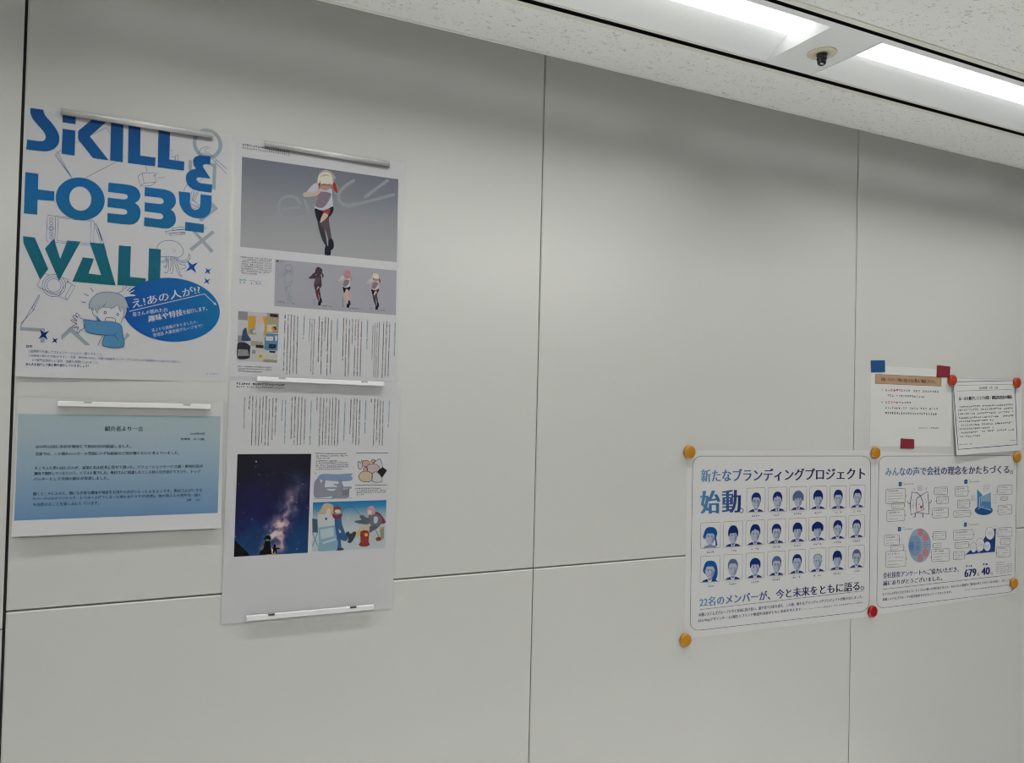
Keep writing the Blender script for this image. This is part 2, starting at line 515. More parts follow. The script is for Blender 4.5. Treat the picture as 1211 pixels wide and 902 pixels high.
LAYER = 0.00007
class Print:
    """one printed sheet: the paper is the thing, each printed block a part of it"""
    def __init__(self, name, quad, paper, label, cat, base=0.0002, lift=None, thick=0.00025, nx=14, ny=14, group=None):
        self.q = quad
        self.base, self.liftf = base, lift
        c = [wp(*p) for p in quad]
        self.cx = sum(p[0] for p in c) / 4; self.cz = sum(p[1] for p in c) / 4
        v, f = [], []
        for back in (0, 1):
            for j in range(ny + 1):
                for i in range(nx + 1):
                    x, y, z = self.at(*bil(quad, i / nx, j / ny), 0)
                    v.append((x, y + (thick * 0.8 if back else 0), z))
        n1 = nx + 1; B = n1 * (ny + 1)
        for j in range(ny):
            for i in range(nx):
                a = j * n1 + i
                f.append((a, a + n1, a + n1 + 1, a + 1))
                f.append((B + a, B + a + 1, B + a + n1 + 1, B + a + n1))
        rim = [i for i in range(n1)] + [j * n1 + nx for j in range(1, ny + 1)] + [ny * n1 + i for i in range(nx - 1, -1, -1)] + [j * n1 for j in range(ny - 1, 0, -1)]
        for a, b_ in zip(rim, rim[1:] + rim[:1]):
            f.append((a, b_, B + b_, B + a))
        self.root = link(name, v, f, [paper], None, None, (self.cx, 0, self.cz))
        tag(self.root, label, cat, group)
        self.parts = {}
        self.order = []
    def at(self, px, py, layer):
        y = self.base + layer * LAYER
        if self.liftf:
            y += self.liftf(px, py)
        x, z = wp(px, py, 0.0)
        return (x - self.cx, -y, z - self.cz)
    def part(self, name, new=False, parent=None):
        if name not in self.parts or new:
            p = {'name': name, 'v': [], 'f': [], 'm': [], 'mats': [], 'parent': parent}
            self.parts[name] = p
            self.order.append(p)
        self.cur = self.parts[name]
        return self
    def _mi(self, m):
        if m not in self.cur['mats']:
            self.cur['mats'].append(m)
        return self.cur['mats'].index(m)
    def raw(self, pts, faces, m, layer):
        self.n = getattr(self, 'n', 0) + 1
        layer = layer + (self.n % 8) * 0.02
        i = len(self.cur['v'])
        self.cur['v'] += [self.at(x, y, layer) for x, y in pts]
        k = self._mi(m)
        for f in faces:
            self.cur['f'].append(tuple(i + a for a in f)); self.cur['m'].append(k)
    def poly(self, pts, m, layer=1, holes=()):
        loops = [list(pts)] + [list(h) for h in holes]
        tri = tessellate_polygon([[Vector((x, y, 0)) for x, y in l] for l in loops])
        flat = [p for l in loops for p in l]
        self.raw(flat, tri, m, layer)
    def grid(self, quad, m, layer=1, nx=10, ny=10):
        pts = [bil(quad, i / nx, j / ny) for j in range(ny + 1) for i in range(nx + 1)]
        fs = []
        for j in range(ny):
            for i in range(nx):
                a = j * (nx + 1) + i
                fs.append((a, a + nx + 1, a + nx + 2, a + 1))
        self.raw(pts, fs, m, layer)
    def line(self, pts, wd, m, layer=1, closed=False):
        P = [Vector(p) for p in pts]
        P = [p for i, p in enumerate(P) if i == 0 or (p - P[i - 1]).length > 1e-4]
        n = len(P)
        if n < 2:
            return
        L, R = [], []
        for i in range(n):
            a = P[i - 1] if (closed or i) else P[0]
            c = P[(i + 1) % n] if (closed or i < n - 1) else P[-1]
            d1 = (P[i] - a); d2 = (c - P[i])
            d = (d1.normalized() if d1.length > 1e-6 else d2.normalized()) + (d2.normalized() if d2.length > 1e-6 else d1.normalized())
            d = d.normalized() if d.length > 1e-6 else (d1 if d1.length else d2).normalized()
            nn = Vector((-d.y, d.x))
            L.append(tuple(P[i] + nn * wd / 2)); R.append(tuple(P[i] - nn * wd / 2))
        fs = [(i, (i + 1) % n, n + (i + 1) % n, n + i) for i in range(n if closed else n - 1)]
        self.raw(L + R, fs, m, layer)
    def text(self, s, quad, m, layer=2, bold=0.0, res=1):
        v, f, wd = glyphs(s, 0.0, res)
        if bold:
            for k, sh in enumerate((-1, 1, 0)):
                self.raw([bil(quad, a + sh * bold / wd, b_) for a, b_ in v], f, m, layer + 0.15 * k)
        else:
            self.raw([bil(quad, a, b_) for a, b_ in v], f, m, layer)
    def tl(self, s, x0, y0, x1, y1, h, m, layer=2, bold=0.0, res=1):
        """a line of text from the middle of its left end to the middle of its right end, h high"""
        self.text(s, [(x0, y0 - h / 2), (x1, y1 - h / 2), (x1, y1 + h / 2), (x0, y0 + h / 2)], m, layer, bold, res)
    def scrib(self, x0, y0, x1, y1, h, m, layer=2, seed=1, dens=1.0):
        """lettering too small to read: rows of tiny strokes in character cells, across or down"""
        rnd = random.Random(seed)
        Ln = math.hypot(x1 - x0, y1 - y0)
        n = max(1, int(Ln / (h * 0.98)))
        ux, uy = (x1 - x0) / Ln, (y1 - y0) / Ln
        vert = abs(uy) > abs(ux)
        for i in range(n):
            if rnd.random() < 0.06:
                continue
            cx = x0 + ux * Ln * (i + 0.5) / n; cy = y0 + uy * Ln * (i + 0.5) / n
            a = Ln / n * 0.43; b_ = h * 0.45
            ex, ey = (1, 0.0) if vert else (ux, uy)
            if vert:
                a, b_ = h * 0.45, Ln / n * 0.43
            def bar(u0, u1, v0, v1):
                q = [(cx + ex * u * a, cy + ey * u * a + v * b_) for u, v in ((u0, v0), (u1, v0), (u1, v1), (u0, v1))]
                self.raw(q, [(0, 1, 2, 3)], m, layer)
            t = 0.36 * dens
            for v0 in rnd.sample((-0.95, -0.45, 0.05, 0.5), 2 if rnd.random() < 0.6 else 3):
                u0 = rnd.uniform(-1, -0.3); u1 = rnd.uniform(0.3, 1)
                bar(u0, u1, v0, v0 + t)
            if rnd.random() < 0.75:
                u = rnd.uniform(-0.6, 0.4)
                bar(u, u + t, -0.9, 0.95)
    def rrect(self, q, r, n=5):
        """rounded rectangle inside a quad; r as share of the width, height follows"""
        w_ = math.hypot(q[1][0] - q[0][0], q[1][1] - q[0][1]); h_ = math.hypot(q[3][0] - q[0][0], q[3][1] - q[0][1])
        ru, rv = r / w_, r / h_
        o = []
        for cu, cv, a0 in ((1 - ru, rv, -90), (1 - ru, 1 - rv, 0), (ru, 1 - rv, 90), (ru, rv, 180)):
            for k in range(n + 1):
                a = math.radians(a0 + 90 * k / n)
                o.append(bil(q, cu + ru * math.cos(a), cv + rv * math.sin(a)))
        return o
    def done(self):
        made = {}
        for p in self.order:
            if not p['v']:
                continue
            par = made.get(p['parent'], self.root) if p['parent'] else self.root
            o = link(p['name'], p['v'], p['f'], p['mats'], p['m'], par)
            # every printed face looks into the room
            bm = bmesh.new(); bm.from_mesh(o.data)
            for f in bm.faces:
                f.normal_update()
                if f.normal.y > 0:
                    f.normal_flip()
            bm.to_mesh(o.data); bm.free()
            made[p['name']] = o
            p['obj'] = o
        return self.root
    def sleeve(self, quad, lift=0.0006):
        n = 8
        v = [self.at(*bil(quad, i / n, j / n), lift / LAYER) for j in range(n + 1) for i in range(n + 1)]
        f = [(j * (n + 1) + i, (j + 1) * (n + 1) + i, (j + 1) * (n + 1) + i + 1, j * (n + 1) + i + 1) for j in range(n) for i in range(n)]
        o = link('clear_sleeve', v, f, [M_FILM], None, self.root)
        o['label'] = 'clear plastic sleeve over the sheet'
        return o

def col(name, r, g, b, rough=0.5, spec=0.12):
    return mat(name, ink(r, g, b), rough, spec)

# ---------------------------------------------------------------- poster one: skill and hobby wall
A = crop(0, 110, 4.325); Bc = crop(0, 270, 4.325)
Z6 = crop(155, 150, 10.03); Z7 = crop(155, 220, 7.517); Z8 = crop(35, 145, 6.94); ZK = crop(75, 325, 10.02); ZB = crop(145, 320, 9.69)
ZF = crop(20, 395, 5.767)
M_TITLE = mat('title_ink', (0.0, 0.15, 0.5), 0.45, 0.1)
axis_gradient(M_TITLE, 2, 0.21, -0.05, [(0.0, ink(0, 64, 112)), (0.45, ink(0, 88, 138)), (0.62, ink(0, 88, 126)), (0.8, ink(0, 86, 108)), (1, ink(0, 88, 96))])
M_BLINE = col('blue_line_ink', 40, 76, 116)
M_NAVY = col('navy_ink', 26, 44, 96)
M_PALE = col('pale_blue_grey_ink', 130, 142, 146)
M_HAIR = col('pale_hair_ink', 141, 150, 153)
M_SWEAT = col('sweater_ink', 72, 117, 150)
M_BALL = mat('balloon_ink', (0.0, 0.12, 0.5), 0.45, 0.1)
axis_gradient(M_BALL, 0, -0.02, 0.19, [(0, ink(0, 70, 134)), (0.5, ink(0, 84, 136)), (1, ink(0, 98, 132))])
M_WHITE = mat('white_print', (0.405, 0.41, 0.43), 0.5, 0.2)
M_STAR = col('star_ink', 0, 70, 140)

sk = Print('poster', [(29.5, 123.0), (274.2, 160.0), (265.2, 451.8), (18.6, 445.2)], M_PAPER,
           'white poster with huge blue lettering and a shocked boy, beside the black wall joint', 'poster',
           nx=20, ny=70, lift=lambda x, y: 0.0035 * max(0.0, (y - 405) / 42) ** 2 * max(0.0, 1 - (x - 18) / 190))
sk.part('pale_shape', new=True)
ring = ell(245.3, 170, 17.6, 18.0, 30, 0.1); ring_i = ell(245.3, 170, 13.2, 13.8, 30, 0.1)
sk.poly(ring, M_PALE, 1, [ring_i])
sk.part('pale_shape', new=True)
sk.poly(Z6([(683, 392), (726, 398), (722, 520), (680, 515)]), M_PALE, 1)
sk.poly(Z6([(940, 428), (1012, 438), (1003, 745), (962, 742), (970, 470), (940, 466)]), M_PALE, 1)
sk.poly(Z6([(683, 700), (1003, 745), (1003, 705), (683, 662)]), M_PALE, 1)
sk.part('pale_shape', new=True)
sk.poly(Z7([(715, 135), (776, 200), (625, 318), (600, 296), (725, 205), (705, 180)]), M_PALE, 1)
sk.part('pale_shape', new=True)
sk.poly(Z7([(545, 405), (575, 400), (735, 575), (712, 597)]), M_PALE, 1)
sk.poly(Z7([(722, 393), (745, 415), (540, 580), (518, 555)]), M_PALE, 1)
sk.part('pale_shape', new=True)
sk.poly(Bc([(102, 504), (230, 512), (228, 584), (206, 584), (208, 528), (102, 522)]), M_PALE, 1)
sk.part('pale_shape', new=True)
sk.poly(ZK([(-25, 715), (85, 610), (320, 832), (258, 832), (85, 680), (-25, 770)]), M_PALE, 1)
sk.poly(ZK([(725, 735), (752, 680), (788, 720), (725, 780)]), M_PALE, 1)

sk.part('sheet_drawing')
LW = 0.5
def ln(f, pts, w_=LW, closed=False, m=None, layer=2):
    sk.line(f(pts), w_, m or M_BLINE, layer, closed)
ln(Z8, [(230, 243), (632, 40), (778, 288), (455, 455)]); ln(Z8, [(230, 243), (205, 265), (345, 450)]); ln(Z8, [(230, 243), (345, 450)]); ln(Z8, [(215, 258), (345, 450)])
sk.part('box_drawing')
ln(Z6, [(82, 588), (130, 548), (280, 546), (295, 655), (240, 695), (110, 705)], closed=True); ln(Z6, [(130, 548), (155, 668), (295, 655)]); ln(Z6, [(155, 668), (110, 705)])
ln(Z6, [(260, 590), (320, 543)]); ln(Z6, [(320, 606), (400, 600)]); ln(Z6, [(190, 528), (172, 462)])
sk.part('bar_graph_drawing')
ln(Z6, [(463, 275), (482, 275), (482, 360), (520, 355), (520, 392), (528, 392), (528, 335), (558, 335), (556, 398)])
sk.part('hammer_drawing')
ln(Z6, [(800, 315), (835, 255), (895, 235), (955, 250), (890, 262), (870, 270), (885, 300), (1130, 555)]); ln(Z6, [(910, 300), (1135, 500)]); ln(Z6, [(785, 315), (820, 335), (860, 310), (890, 330)]); ln(Z6, [(990, 420), (1015, 400)])
sk.part('shoe_drawing')
ln(Z6, [(780, 625), (800, 655), (850, 610)]); ln(Z6, [(625, 765), (640, 720), (665, 685)])
ln(Z7, [(545, 40), (525, 100), (530, 180), (560, 200), (597, 190), (600, 165), (560, 135), (600, 50)]); ln(Z7, [(535, 110), (570, 140)]); ln(Z7, [(565, 40), (545, 110)]); ln(Z7, [(585, 55), (540, 135)]); ln(Z7, [(530, 160), (590, 185)])
sk.part('marker_drawing')
ln(Z7, [(305, 402), (478, 385)]); ln(Z7, [(305, 402), (312, 422), (478, 408)]); ln(Z7, [(365, 372), (478, 362)]); ln(Z7, [(365, 372), (368, 392), (470, 382)]); ln(Z7, [(340, 425), (478, 408), (480, 428), (345, 440)], closed=True); ln(Z7, [(645, 360), (672, 372), (650, 388)])
for cx in (445, 466):
    sk.line(Z7(ell(cx, 420, 8, 10, 12)), LW, M_BLINE, 2, True)
sk.part('tablet_drawing')
ln(A, [(248, 625), (470, 650), (482, 660), (478, 780), (300, 765), (240, 760), (237, 740), (243, 628)], closed=True); ln(A, [(285, 632), (280, 765)]); ln(A, [(298, 638), (465, 655), (462, 770), (293, 755)], closed=True)
for cy, r in ((646, 8), (666, 8), (692, 12), (718, 8), (738, 8)):
    sk.line(A(ell(262, cy, r, r, 14)), LW, M_BLINE, 2, True)
sk.line(A(ell(262, 692, 7, 7, 12)), LW, M_BLINE, 2, True)
sk.part('pen_drawing')
ln(A, [(488, 665), (502, 690), (528, 760), (545, 820)]); ln(A, [(488, 665), (490, 690), (515, 760), (540, 830)]); ln(A, [(500, 690), (522, 755)], 1.0)
sk.part('camera_drawing')
# camera
ln(Bc, [(205, 262), (190, 290), (200, 302), (345, 366), (384, 298), (340, 268)]); ln(Bc, [(205, 262), (228, 232), (250, 236)]); ln(Bc, [(345, 366), (332, 352), (366, 290)]); ln(Bc, [(300, 345), (345, 270), (384, 298)]); ln(Bc, [(318, 252), (352, 262), (345, 282)])
for r in (60, 48, 36):
    sk.line(Bc(ell(276, 292, r, r * 0.95, 28)), LW, M_BLINE, 2, True)
sk.part('brush_drawing')
# brush
ln(Bc, [(103, 505), (160, 410), (200, 340), (203, 345), (185, 385), (170, 420), (103, 490)]); ln(Bc, [(160, 405), (178, 418)]); ln(Bc, [(200, 340), (165, 405)])
# the round creature with many arms
sk.part('octopus_drawing')
sk.line(Z7(smooth([(228, 560), (240, 525), (280, 493), (340, 483), (400, 495), (445, 530), (465, 575), (452, 615), (415, 636)], False)), LW, M_BLINE, 2)
ln(Z7, [(262, 630), (340, 625), (400, 632), (415, 636)])
for pts in ([(310, 630), (320, 690), (300, 720), (285, 715)], [(330, 630), (335, 700), (325, 765), (295, 770)], [(345, 630), (372, 690), (370, 760), (350, 778)],
            [(360, 630), (400, 720), (420, 780), (450, 812)], [(372, 630), (420, 720), (435, 780), (462, 806)], [(385, 632), (430, 690), (480, 705), (478, 730), (440, 738)],
            [(400, 640), (450, 665), (500, 650), (518, 605)], [(400, 652), (460, 682), (515, 660), (526, 615), (508, 602)], [(315, 640), (290, 665), (262, 668)], [(318, 655), (292, 680), (262, 682)],
            [(350, 640), (355, 700), (348, 750)], [(322, 640), (318, 700), (300, 740)]):
    sk.line(Z7(smooth(pts, False)), LW, M_BLINE, 2)
ln(Z7, [(370, 560), (374, 570)]); ln(Z7, [(396, 562), (398, 572)]); ln(Z7, [(378, 580), (386, 584), (392, 578)])

sk.part('title_lettering')
TL = 4
sk.poly(A(smooth([(155, 77), (222, 86)], False, 1) + smooth([(226, 104), (240, 126), (264, 152), (286, 182), (301, 212), (304, 240), (297, 264), (279, 284), (255, 295), (226, 298), (190, 295), (134, 288)], False, 4)
        + smooth([(139, 238), (190, 245), (214, 246), (228, 240), (234, 226), (229, 207), (212, 184), (182, 151), (164, 125), (155, 100)], False, 4)), M_TITLE, TL)
sk.poly([(74.0, 130.4), (89.8, 132.6), (89.4, 147.0), (74, 144.7)], M_TITLE, TL)
sk.poly([(74, 152.2), (89.2, 154.4), (88.4, 184), (72.8, 181.8)], M_TITLE, TL)
sk.poly([(92.3, 155), (109.6, 140.6), (127, 143.3), (106.3, 161.1), (128.7, 189.7), (110, 187), (92.3, 165)], M_TITLE, TL)
sk.poly([(131.4, 142.4), (146, 144.6), (145.2, 192), (130.2, 189.6)], M_TITLE, TL)
sk.poly([(151.9, 144.6), (166.3, 146.9), (165.8, 183.9), (184, 186.4), (183.4, 196.8), (151.3, 192.8)], M_TITLE, TL)
sk.poly([(187.6, 148.6), (201.3, 151), (200.4, 188.7), (218, 191.1), (217.6, 201.8), (186.4, 197.8)], M_TITLE, TL)
sk.poly(A([(130, 404), (197, 413), (195, 493), (279, 503), (277, 552), (193, 545), (190, 622), (122, 615)]), M_TITLE, TL)
sk.poly(ell(94.9, 235.2, 29.0, 25.2, 48, 0.06), M_TITLE, TL, [ell(95.0, 234.9, 13.0, 14.3, 32, 0.06)])
sk.poly(A([(556, 458), (640, 467), (672, 472), (695, 482), (711, 498), (719, 522), (715, 540), (706, 553), (690, 562), (706, 574), (717, 592), (720, 612), (715, 638), (703, 657), (686, 669), (665, 673), (620, 670), (549, 661),
           (550, 614), (630, 622), (643, 620), (650, 614), (651, 606), (645, 597), (630, 592), (550, 583), (551, 535), (633, 544), (646, 542), (653, 536), (654, 529), (648, 519), (633, 515), (552, 505)]), M_TITLE, TL)
sk.poly(Z7([(123, 8), (300, 30), (340, 42), (370, 60), (390, 88), (399, 120), (397, 155), (382, 185), (352, 210), (378, 228), (393, 255), (400, 292), (395, 325), (378, 352), (345, 374), (310, 378), (280, 375), (115, 355),
            (118, 278), (255, 295), (275, 291), (285, 277), (284, 262), (272, 247), (255, 241), (120, 225), (122, 145), (260, 160), (280, 155), (290, 142), (288, 125), (277, 110), (260, 103), (120, 88)]), M_TITLE, TL)
sk.poly(Z7([(422, 47), (525, 58)] + smooth([(523, 150), (535, 190), (568, 212), (603, 197), (615, 160)], False, 4) + [(618, 72), (717, 85)]
           + smooth([(713, 195), (697, 243), (655, 278), (600, 288), (530, 272), (467, 227), (430, 160)], False, 4)), M_TITLE, TL)
sk.poly(Z7([(482, 318), (648, 340), (645, 415), (478, 395)]), M_TITLE, TL)
sk.poly(Z6([(943, 350), (940, 450), (885, 443), (860, 450), (852, 465), (860, 485), (943, 615), (820, 600), (790, 600), (775, 614), (776, 632), (795, 655), (830, 668), (962, 685), (955, 780), (800, 762)]
           + smooth([(730, 740), (672, 688), (648, 610), (665, 552), (710, 512), (770, 497)], False, 4) + smooth([(740, 455), (735, 400), (757, 360), (815, 337)], False, 4)), M_TITLE, TL)
sk.poly(Bc([(118, 40), (178, 47), (247, 208), (205, 262), (120, 75)]), M_TITLE, TL)
sk.poly(Bc([(276, 52), (230, 103), (302, 268), (412, 68), (345, 62), (308, 155)]), M_TITLE, TL)
sk.poly(Bc([(458, 72), (530, 78), (592, 292), (370, 272), (424, 148), (481, 155), (453, 231), (518, 239)]), M_TITLE, TL)
sk.poly(Bc([(608, 87), (670, 92), (665, 248), (746, 256), (742, 300), (601, 290)]), M_TITLE, TL)
sk.poly(Bc([(762, 102), (823, 107), (818, 300), (757, 300)]), M_TITLE, TL)

def star(cx, cy, r, m, rot=0.15):
    o = []
    for k in range(8):
        a = rot + math.pi / 4 * (k + 1)
        rr = r if k % 2 == 0 else r * 0.3
        o.append((cx + rr * math.cos(a), cy + rr * math.sin(a)))
    sk.part('star', new=True)
    sk.poly(o, m, 3)
star(*Z7([(540, 718)])[0], 9.2, M_STAR); star(*Z7([(682, 755)])[0], 5.0, M_STAR); star(*Z7([(674, 845)])[0], 4.8, M_STAR)
star(*Bc([(224, 544)])[0], 8.0, M_NAVY); star(*Bc([(281, 573)])[0], 4.6, M_NAVY)

sk.part('speech_balloon')
sk.poly(ell(202.3, 366.2, 57.8, 37.6, 60, 0.0, 0.085), M_BALL, 5)
sk.part('balloon_lettering', parent='speech_balloon')
sk.text('え!あの人が!?', ZB([(100, 325), (880, 165), (893, 258), (120, 432)]), M_WHITE, 6, 0.012, 2)
sk.line(ZB([(78, 466), (938, 266), (1072, 394)]), 0.8, M_WHITE, 6)
sk.poly(ZB([(1035, 380), (1075, 397), (1062, 362)]), M_WHITE, 6)
sk.text('皆さんの隠れた(?)', ZB([(115, 478), (508, 418), (520, 470), (122, 535)]), M_WHITE, 6, 0.015)
sk.text('趣味や特技', ZB([(290, 520), (680, 438), (690, 512), (300, 592)]), M_WHITE, 6, 0.03)
sk.text('を紹介します。', ZB([(688, 452), (965, 402), (972, 455), (695, 505)]), M_WHITE, 6, 0.018)
sk.text('耳よりな情報がありましたら、', ZB([(328, 665), (860, 562), (868, 600), (336, 706)]), M_WHITE, 6, 0.0)
sk.text('管理部 人事総務グループまで！', ZB([(345, 720), (910, 606), (918, 648), (352, 762)]), M_WHITE, 6, 0.0)

sk.part('boy_drawing')
M_BSKIN = mat('paper_white_print', (0.405, 0.405, 0.406), 0.5, 0.2)
BL = 6
sk.poly(ZK(smooth([(640, 222), (705, 185), (712, 130), (725, 125), (728, 165), (755, 135), (765, 140), (752, 190), (800, 145), (806, 152), (770, 205), (835, 178), (838, 188), (785, 225), (845, 236), (845, 250), (770, 255), (730, 262), (690, 250)], True, 3)), M_BSKIN, BL)
sk.line(ZK([(640, 222), (705, 185), (712, 130)]), 0.5, M_NAVY, BL + 1); sk.line(ZK([(728, 165), (755, 135)]), 0.5, M_NAVY, BL + 1); sk.line(ZK([(752, 190), (800, 145)]), 0.5, M_NAVY, BL + 1); sk.line(ZK([(770, 205), (835, 178)]), 0.5, M_NAVY, BL + 1)
face = ZK(smooth([(345, 330), (520, 300), (690, 340), (712, 420), (708, 500), (680, 570), (620, 600), (500, 590), (430, 545), (390, 480), (350, 460), (335, 400)]))
sk.poly(face, M_BSKIN, BL + 1)
hair = ZK([(303, 360), (312, 320), (340, 275), (390, 230), (450, 208), (540, 202), (620, 212), (680, 235), (730, 275), (752, 320), (775, 400), (748, 380), (752, 430), (735, 480), (710, 520), (715, 440), (700, 375), (678, 440), (660, 400), (645, 350),
           (600, 385), (560, 405), (560, 385), (470, 385), (520, 312), (470, 375), (425, 410), (440, 350), (420, 390), (405, 460), (385, 420), (365, 380), (360, 420), (345, 410), (330, 380), (318, 402), (300, 390)])
sk.poly(hair, M_HAIR, BL + 2); sk.line(hair, 0.55, M_NAVY, BL + 3, True)
sk.line(ZK([(335, 400), (350, 460), (372, 490), (400, 480), (430, 545)]), 0.5, M_NAVY, BL + 3)
sk.poly(ZK([(385, 500), (400, 495), (455, 552), (400, 552)]), M_SWEAT, BL + 2)
sk.line(ZK([(708, 500), (680, 570)]), 0.5, M_NAVY, BL + 3)
sk.line(ZK(ell(495, 447, 13, 14, 14)), 0.8, M_NAVY, BL + 3, True); sk.line(ZK(ell(643, 470, 12, 13, 14)), 0.8, M_BLINE, BL + 3, True)
sk.line(ZK(smooth([(500, 545), (495, 525), (515, 508), (570, 505), (610, 520), (618, 550), (605, 575)], False)), 0.55, M_NAVY, BL + 3)
arm = ZK(smooth([(245, 530), (400, 548), (560, 552), (640, 572), (685, 600), (700, 680), (708, 850), (470, 838), (485, 715), (420, 708), (285, 680), (255, 630), (240, 580)], True, 4))
sk.poly(arm, M_SWEAT, BL + 4); sk.line(arm, 0.55, M_NAVY, BL + 5, True)
sk.line(ZK([(485, 715), (600, 712), (630, 690)]), 0.5, M_NAVY, BL + 5); sk.line(ZK([(600, 712), (650, 770)]), 0.5, M_NAVY, BL + 5)
hand = ZK(smooth([(245, 530), (205, 515), (175, 465), (155, 452), (145, 470), (175, 510), (125, 480), (115, 495), (165, 545), (105, 530), (95, 545), (160, 580), (105, 605), (110, 622), (175, 615), (160, 670), (178, 688), (200, 655), (245, 625)], True, 4))
sk.poly(hand, M_BSKIN, BL + 4); sk.line(hand, 0.55, M_NAVY, BL + 5, True)
sk.line(ZK([(470, 715), (405, 840)]), 0.5, M_NAVY, BL + 3)
for a_, b_ in (((320, 155), (355, 200)), ((245, 222), (298, 250)), ((210, 320), (268, 328))):
    sk.line(ZK([a_, b_]), 0.6, M_NAVY, BL)

sk.part('purpose_text')
M_TXB = col('blue_text_ink', 62, 86, 118)
sk.tl('目的', *ZF([(64, 82)])[0], *ZF([(105, 84)])[0], 3.4, M_NAVY, 2, 0.02)
sk.tl('1.話題作りを通してコミュニケーションの一環とすること。', *ZF([(82, 115)])[0], *ZF([(585, 139)])[0], 3.4, M_TXB, 2)
sk.tl('2.従業員の隠れた才能(イラスト・写真・制作物のほか、内容は自由)をインナーブランディング(組織内のつながり)に生かし、', *ZF([(82, 146)])[0], *ZF([(1122, 190)])[0], 3.4, M_TXB, 2)
sk.tl('ICT部門全体向けに波及・発展も視野に入れること。', *ZF([(105, 176)])[0], *ZF([(560, 196)])[0], 3.4, M_TXB, 2)
sk.tl('次の人を紹介して掲示物を増やしていきましょう！', *ZF([(60, 205)])[0], *ZF([(490, 218)])[0], 3.6, M_NAVY, 2, 0.02)
sk.scrib(243.4, 441.8, 257.6, 442.2, 1.4, M_TXB, 2, 3)
sk.done()
sk.sleeve([(30.0, 123.4), (274.0, 160.3), (265.0, 451.4), (18.9, 444.8)], 0.0022)

# ---------------------------------------------------------------- message sheet
C = crop(0, 450, 4.325)
ms = Print('message_sheet', [(21.0, 469.6), (264.0, 475.4), (261.2, 623.4), (14.2, 633.4)], M_PAPER_B,
           'small landscape sheet with a blue gradient message, under the skill and hobby poster', 'notice',
           nx=14, ny=60, lift=lambda x, y: 0.0008 + 0.007 * max(0.0, (y - 545) / 80) ** 2)
M_MSG = mat('blue_gradient_print', (0.3, 0.5, 0.7), 0.45, 0.35)
axis_gradient(M_MSG, 2, 0.088, -0.096, [(0.0, ink(140, 156, 158)), (0.18, ink(140, 155, 159)), (0.45, ink(126, 146, 158)), (0.8, ink(96, 124, 148)), (1, ink(76, 108, 140))])
M_TXD = col('black_text_ink', 26, 34, 46)
ms.part('blue_panel'); ms.grid([(21.6, 489.2), (261.0, 492.2), (257.2, 605.8), (17.4, 614.8)], M_MSG, 1, 12, 60)
ms.part('heading'); ms.text('紹介者より一言', C([(537, 232), (732, 234), (732, 258), (537, 258)]), M_TXD, 2, 0.035, 2)
ms.part('message_text')
for s_, x0, y0, x1, y1, h in (
        ('2024年6月', 972, 270, 1046, 271, 12), ('管理部　山下(都)', 925, 299, 1046, 300, 13),
        ('2023年12月に本社を増床して約8か月が経過しました。', 182, 337, 672, 335, 18),
        ('当部では、この個人ロッカーの背面にいずれ絵画など何か飾りたいと考えていました。', 182, 374, 918, 369, 18),
        ('そこでふと思い出したのが、以前に丸山社長に見せて頂いた、ソリューションサービス部・奥村社員が', 178, 447, 1038, 437, 18),
        ('趣味で制作しているという、イラスト集でした。奥村さんに相談したところ快く引き受けて下さり、トップ', 176, 475, 1025, 464, 18),
        ('バッターとして今回の展示が実現しました。', 174, 503, 556, 497, 18),
        ('聞くところによると、他にも多彩な趣味や特技をお持ちの方がいらっしゃるようです。奥村さんがいきな', 172, 578, 1034, 559, 18),
        ('りハードルをオリンピック・レベルへ上げてしまった感もありますが(苦笑)、他の皆さんの意外な一面に', 172, 604, 1030, 584, 18),
        ('も出会えることを楽しみにしています。', 172, 632, 508, 624, 18), ('(以　上)', 955, 609, 1022, 607, 15)):
    ms.tl(s_, *C([(x0, y0)])[0], *C([(x1, y1)])[0], h / 4.325, M_TXD, 2, 0.022)
ms.done()
ms.sleeve([(20.6, 469.0), (269.4, 475.0), (264.6, 625.2), (14.0, 634.6)], 0.0008)

# ---------------------------------------------------------------- article sheets
M_GREYIMG = mat('grey_picture_print', ink(128, 131, 137), 0.5, 0.3)
rp = axis_gradient(M_GREYIMG, 2, 0.185, 0.03, [(0, ink(88, 92, 101)), (0.3, ink(102, 107, 113)), (0.6, ink(120, 122, 124)), (1, ink(136, 136, 137))])
M_STRIP = col('strip_grey_print', 139, 139, 144)
M_BLUR = col('blurred_letter_print', 128, 135, 137)
M_BLUR2 = col('blurred_letter_print_faint', 126, 131, 134)
M_TXG = col('grey_text_ink', 46, 48, 50)
M_TXL = col('light_grey_text_ink', 104, 106, 108)
M_TEAL = col('teal_text_ink', 40, 120, 132)
g = {}
for nm, c in dict(hair=(182, 178, 160), hair_sh=(150, 140, 128), pinkhair=(158, 112, 120), skin=(166, 146, 134), skin_sh=(150, 118, 106), shirt=(160, 163, 170), shirt_sh=(112, 100, 110), black=(26, 32, 38), red=(138, 52, 46),
                  stocking=(76, 66, 70), stock_d=(52, 50, 56), dark=(62, 50, 54), dark2=(82, 50, 54), leg=(176, 142, 130), line=(108, 118, 126), bluel=(96, 118, 132)).items():
    g[nm] = col('print_' + nm, *c)
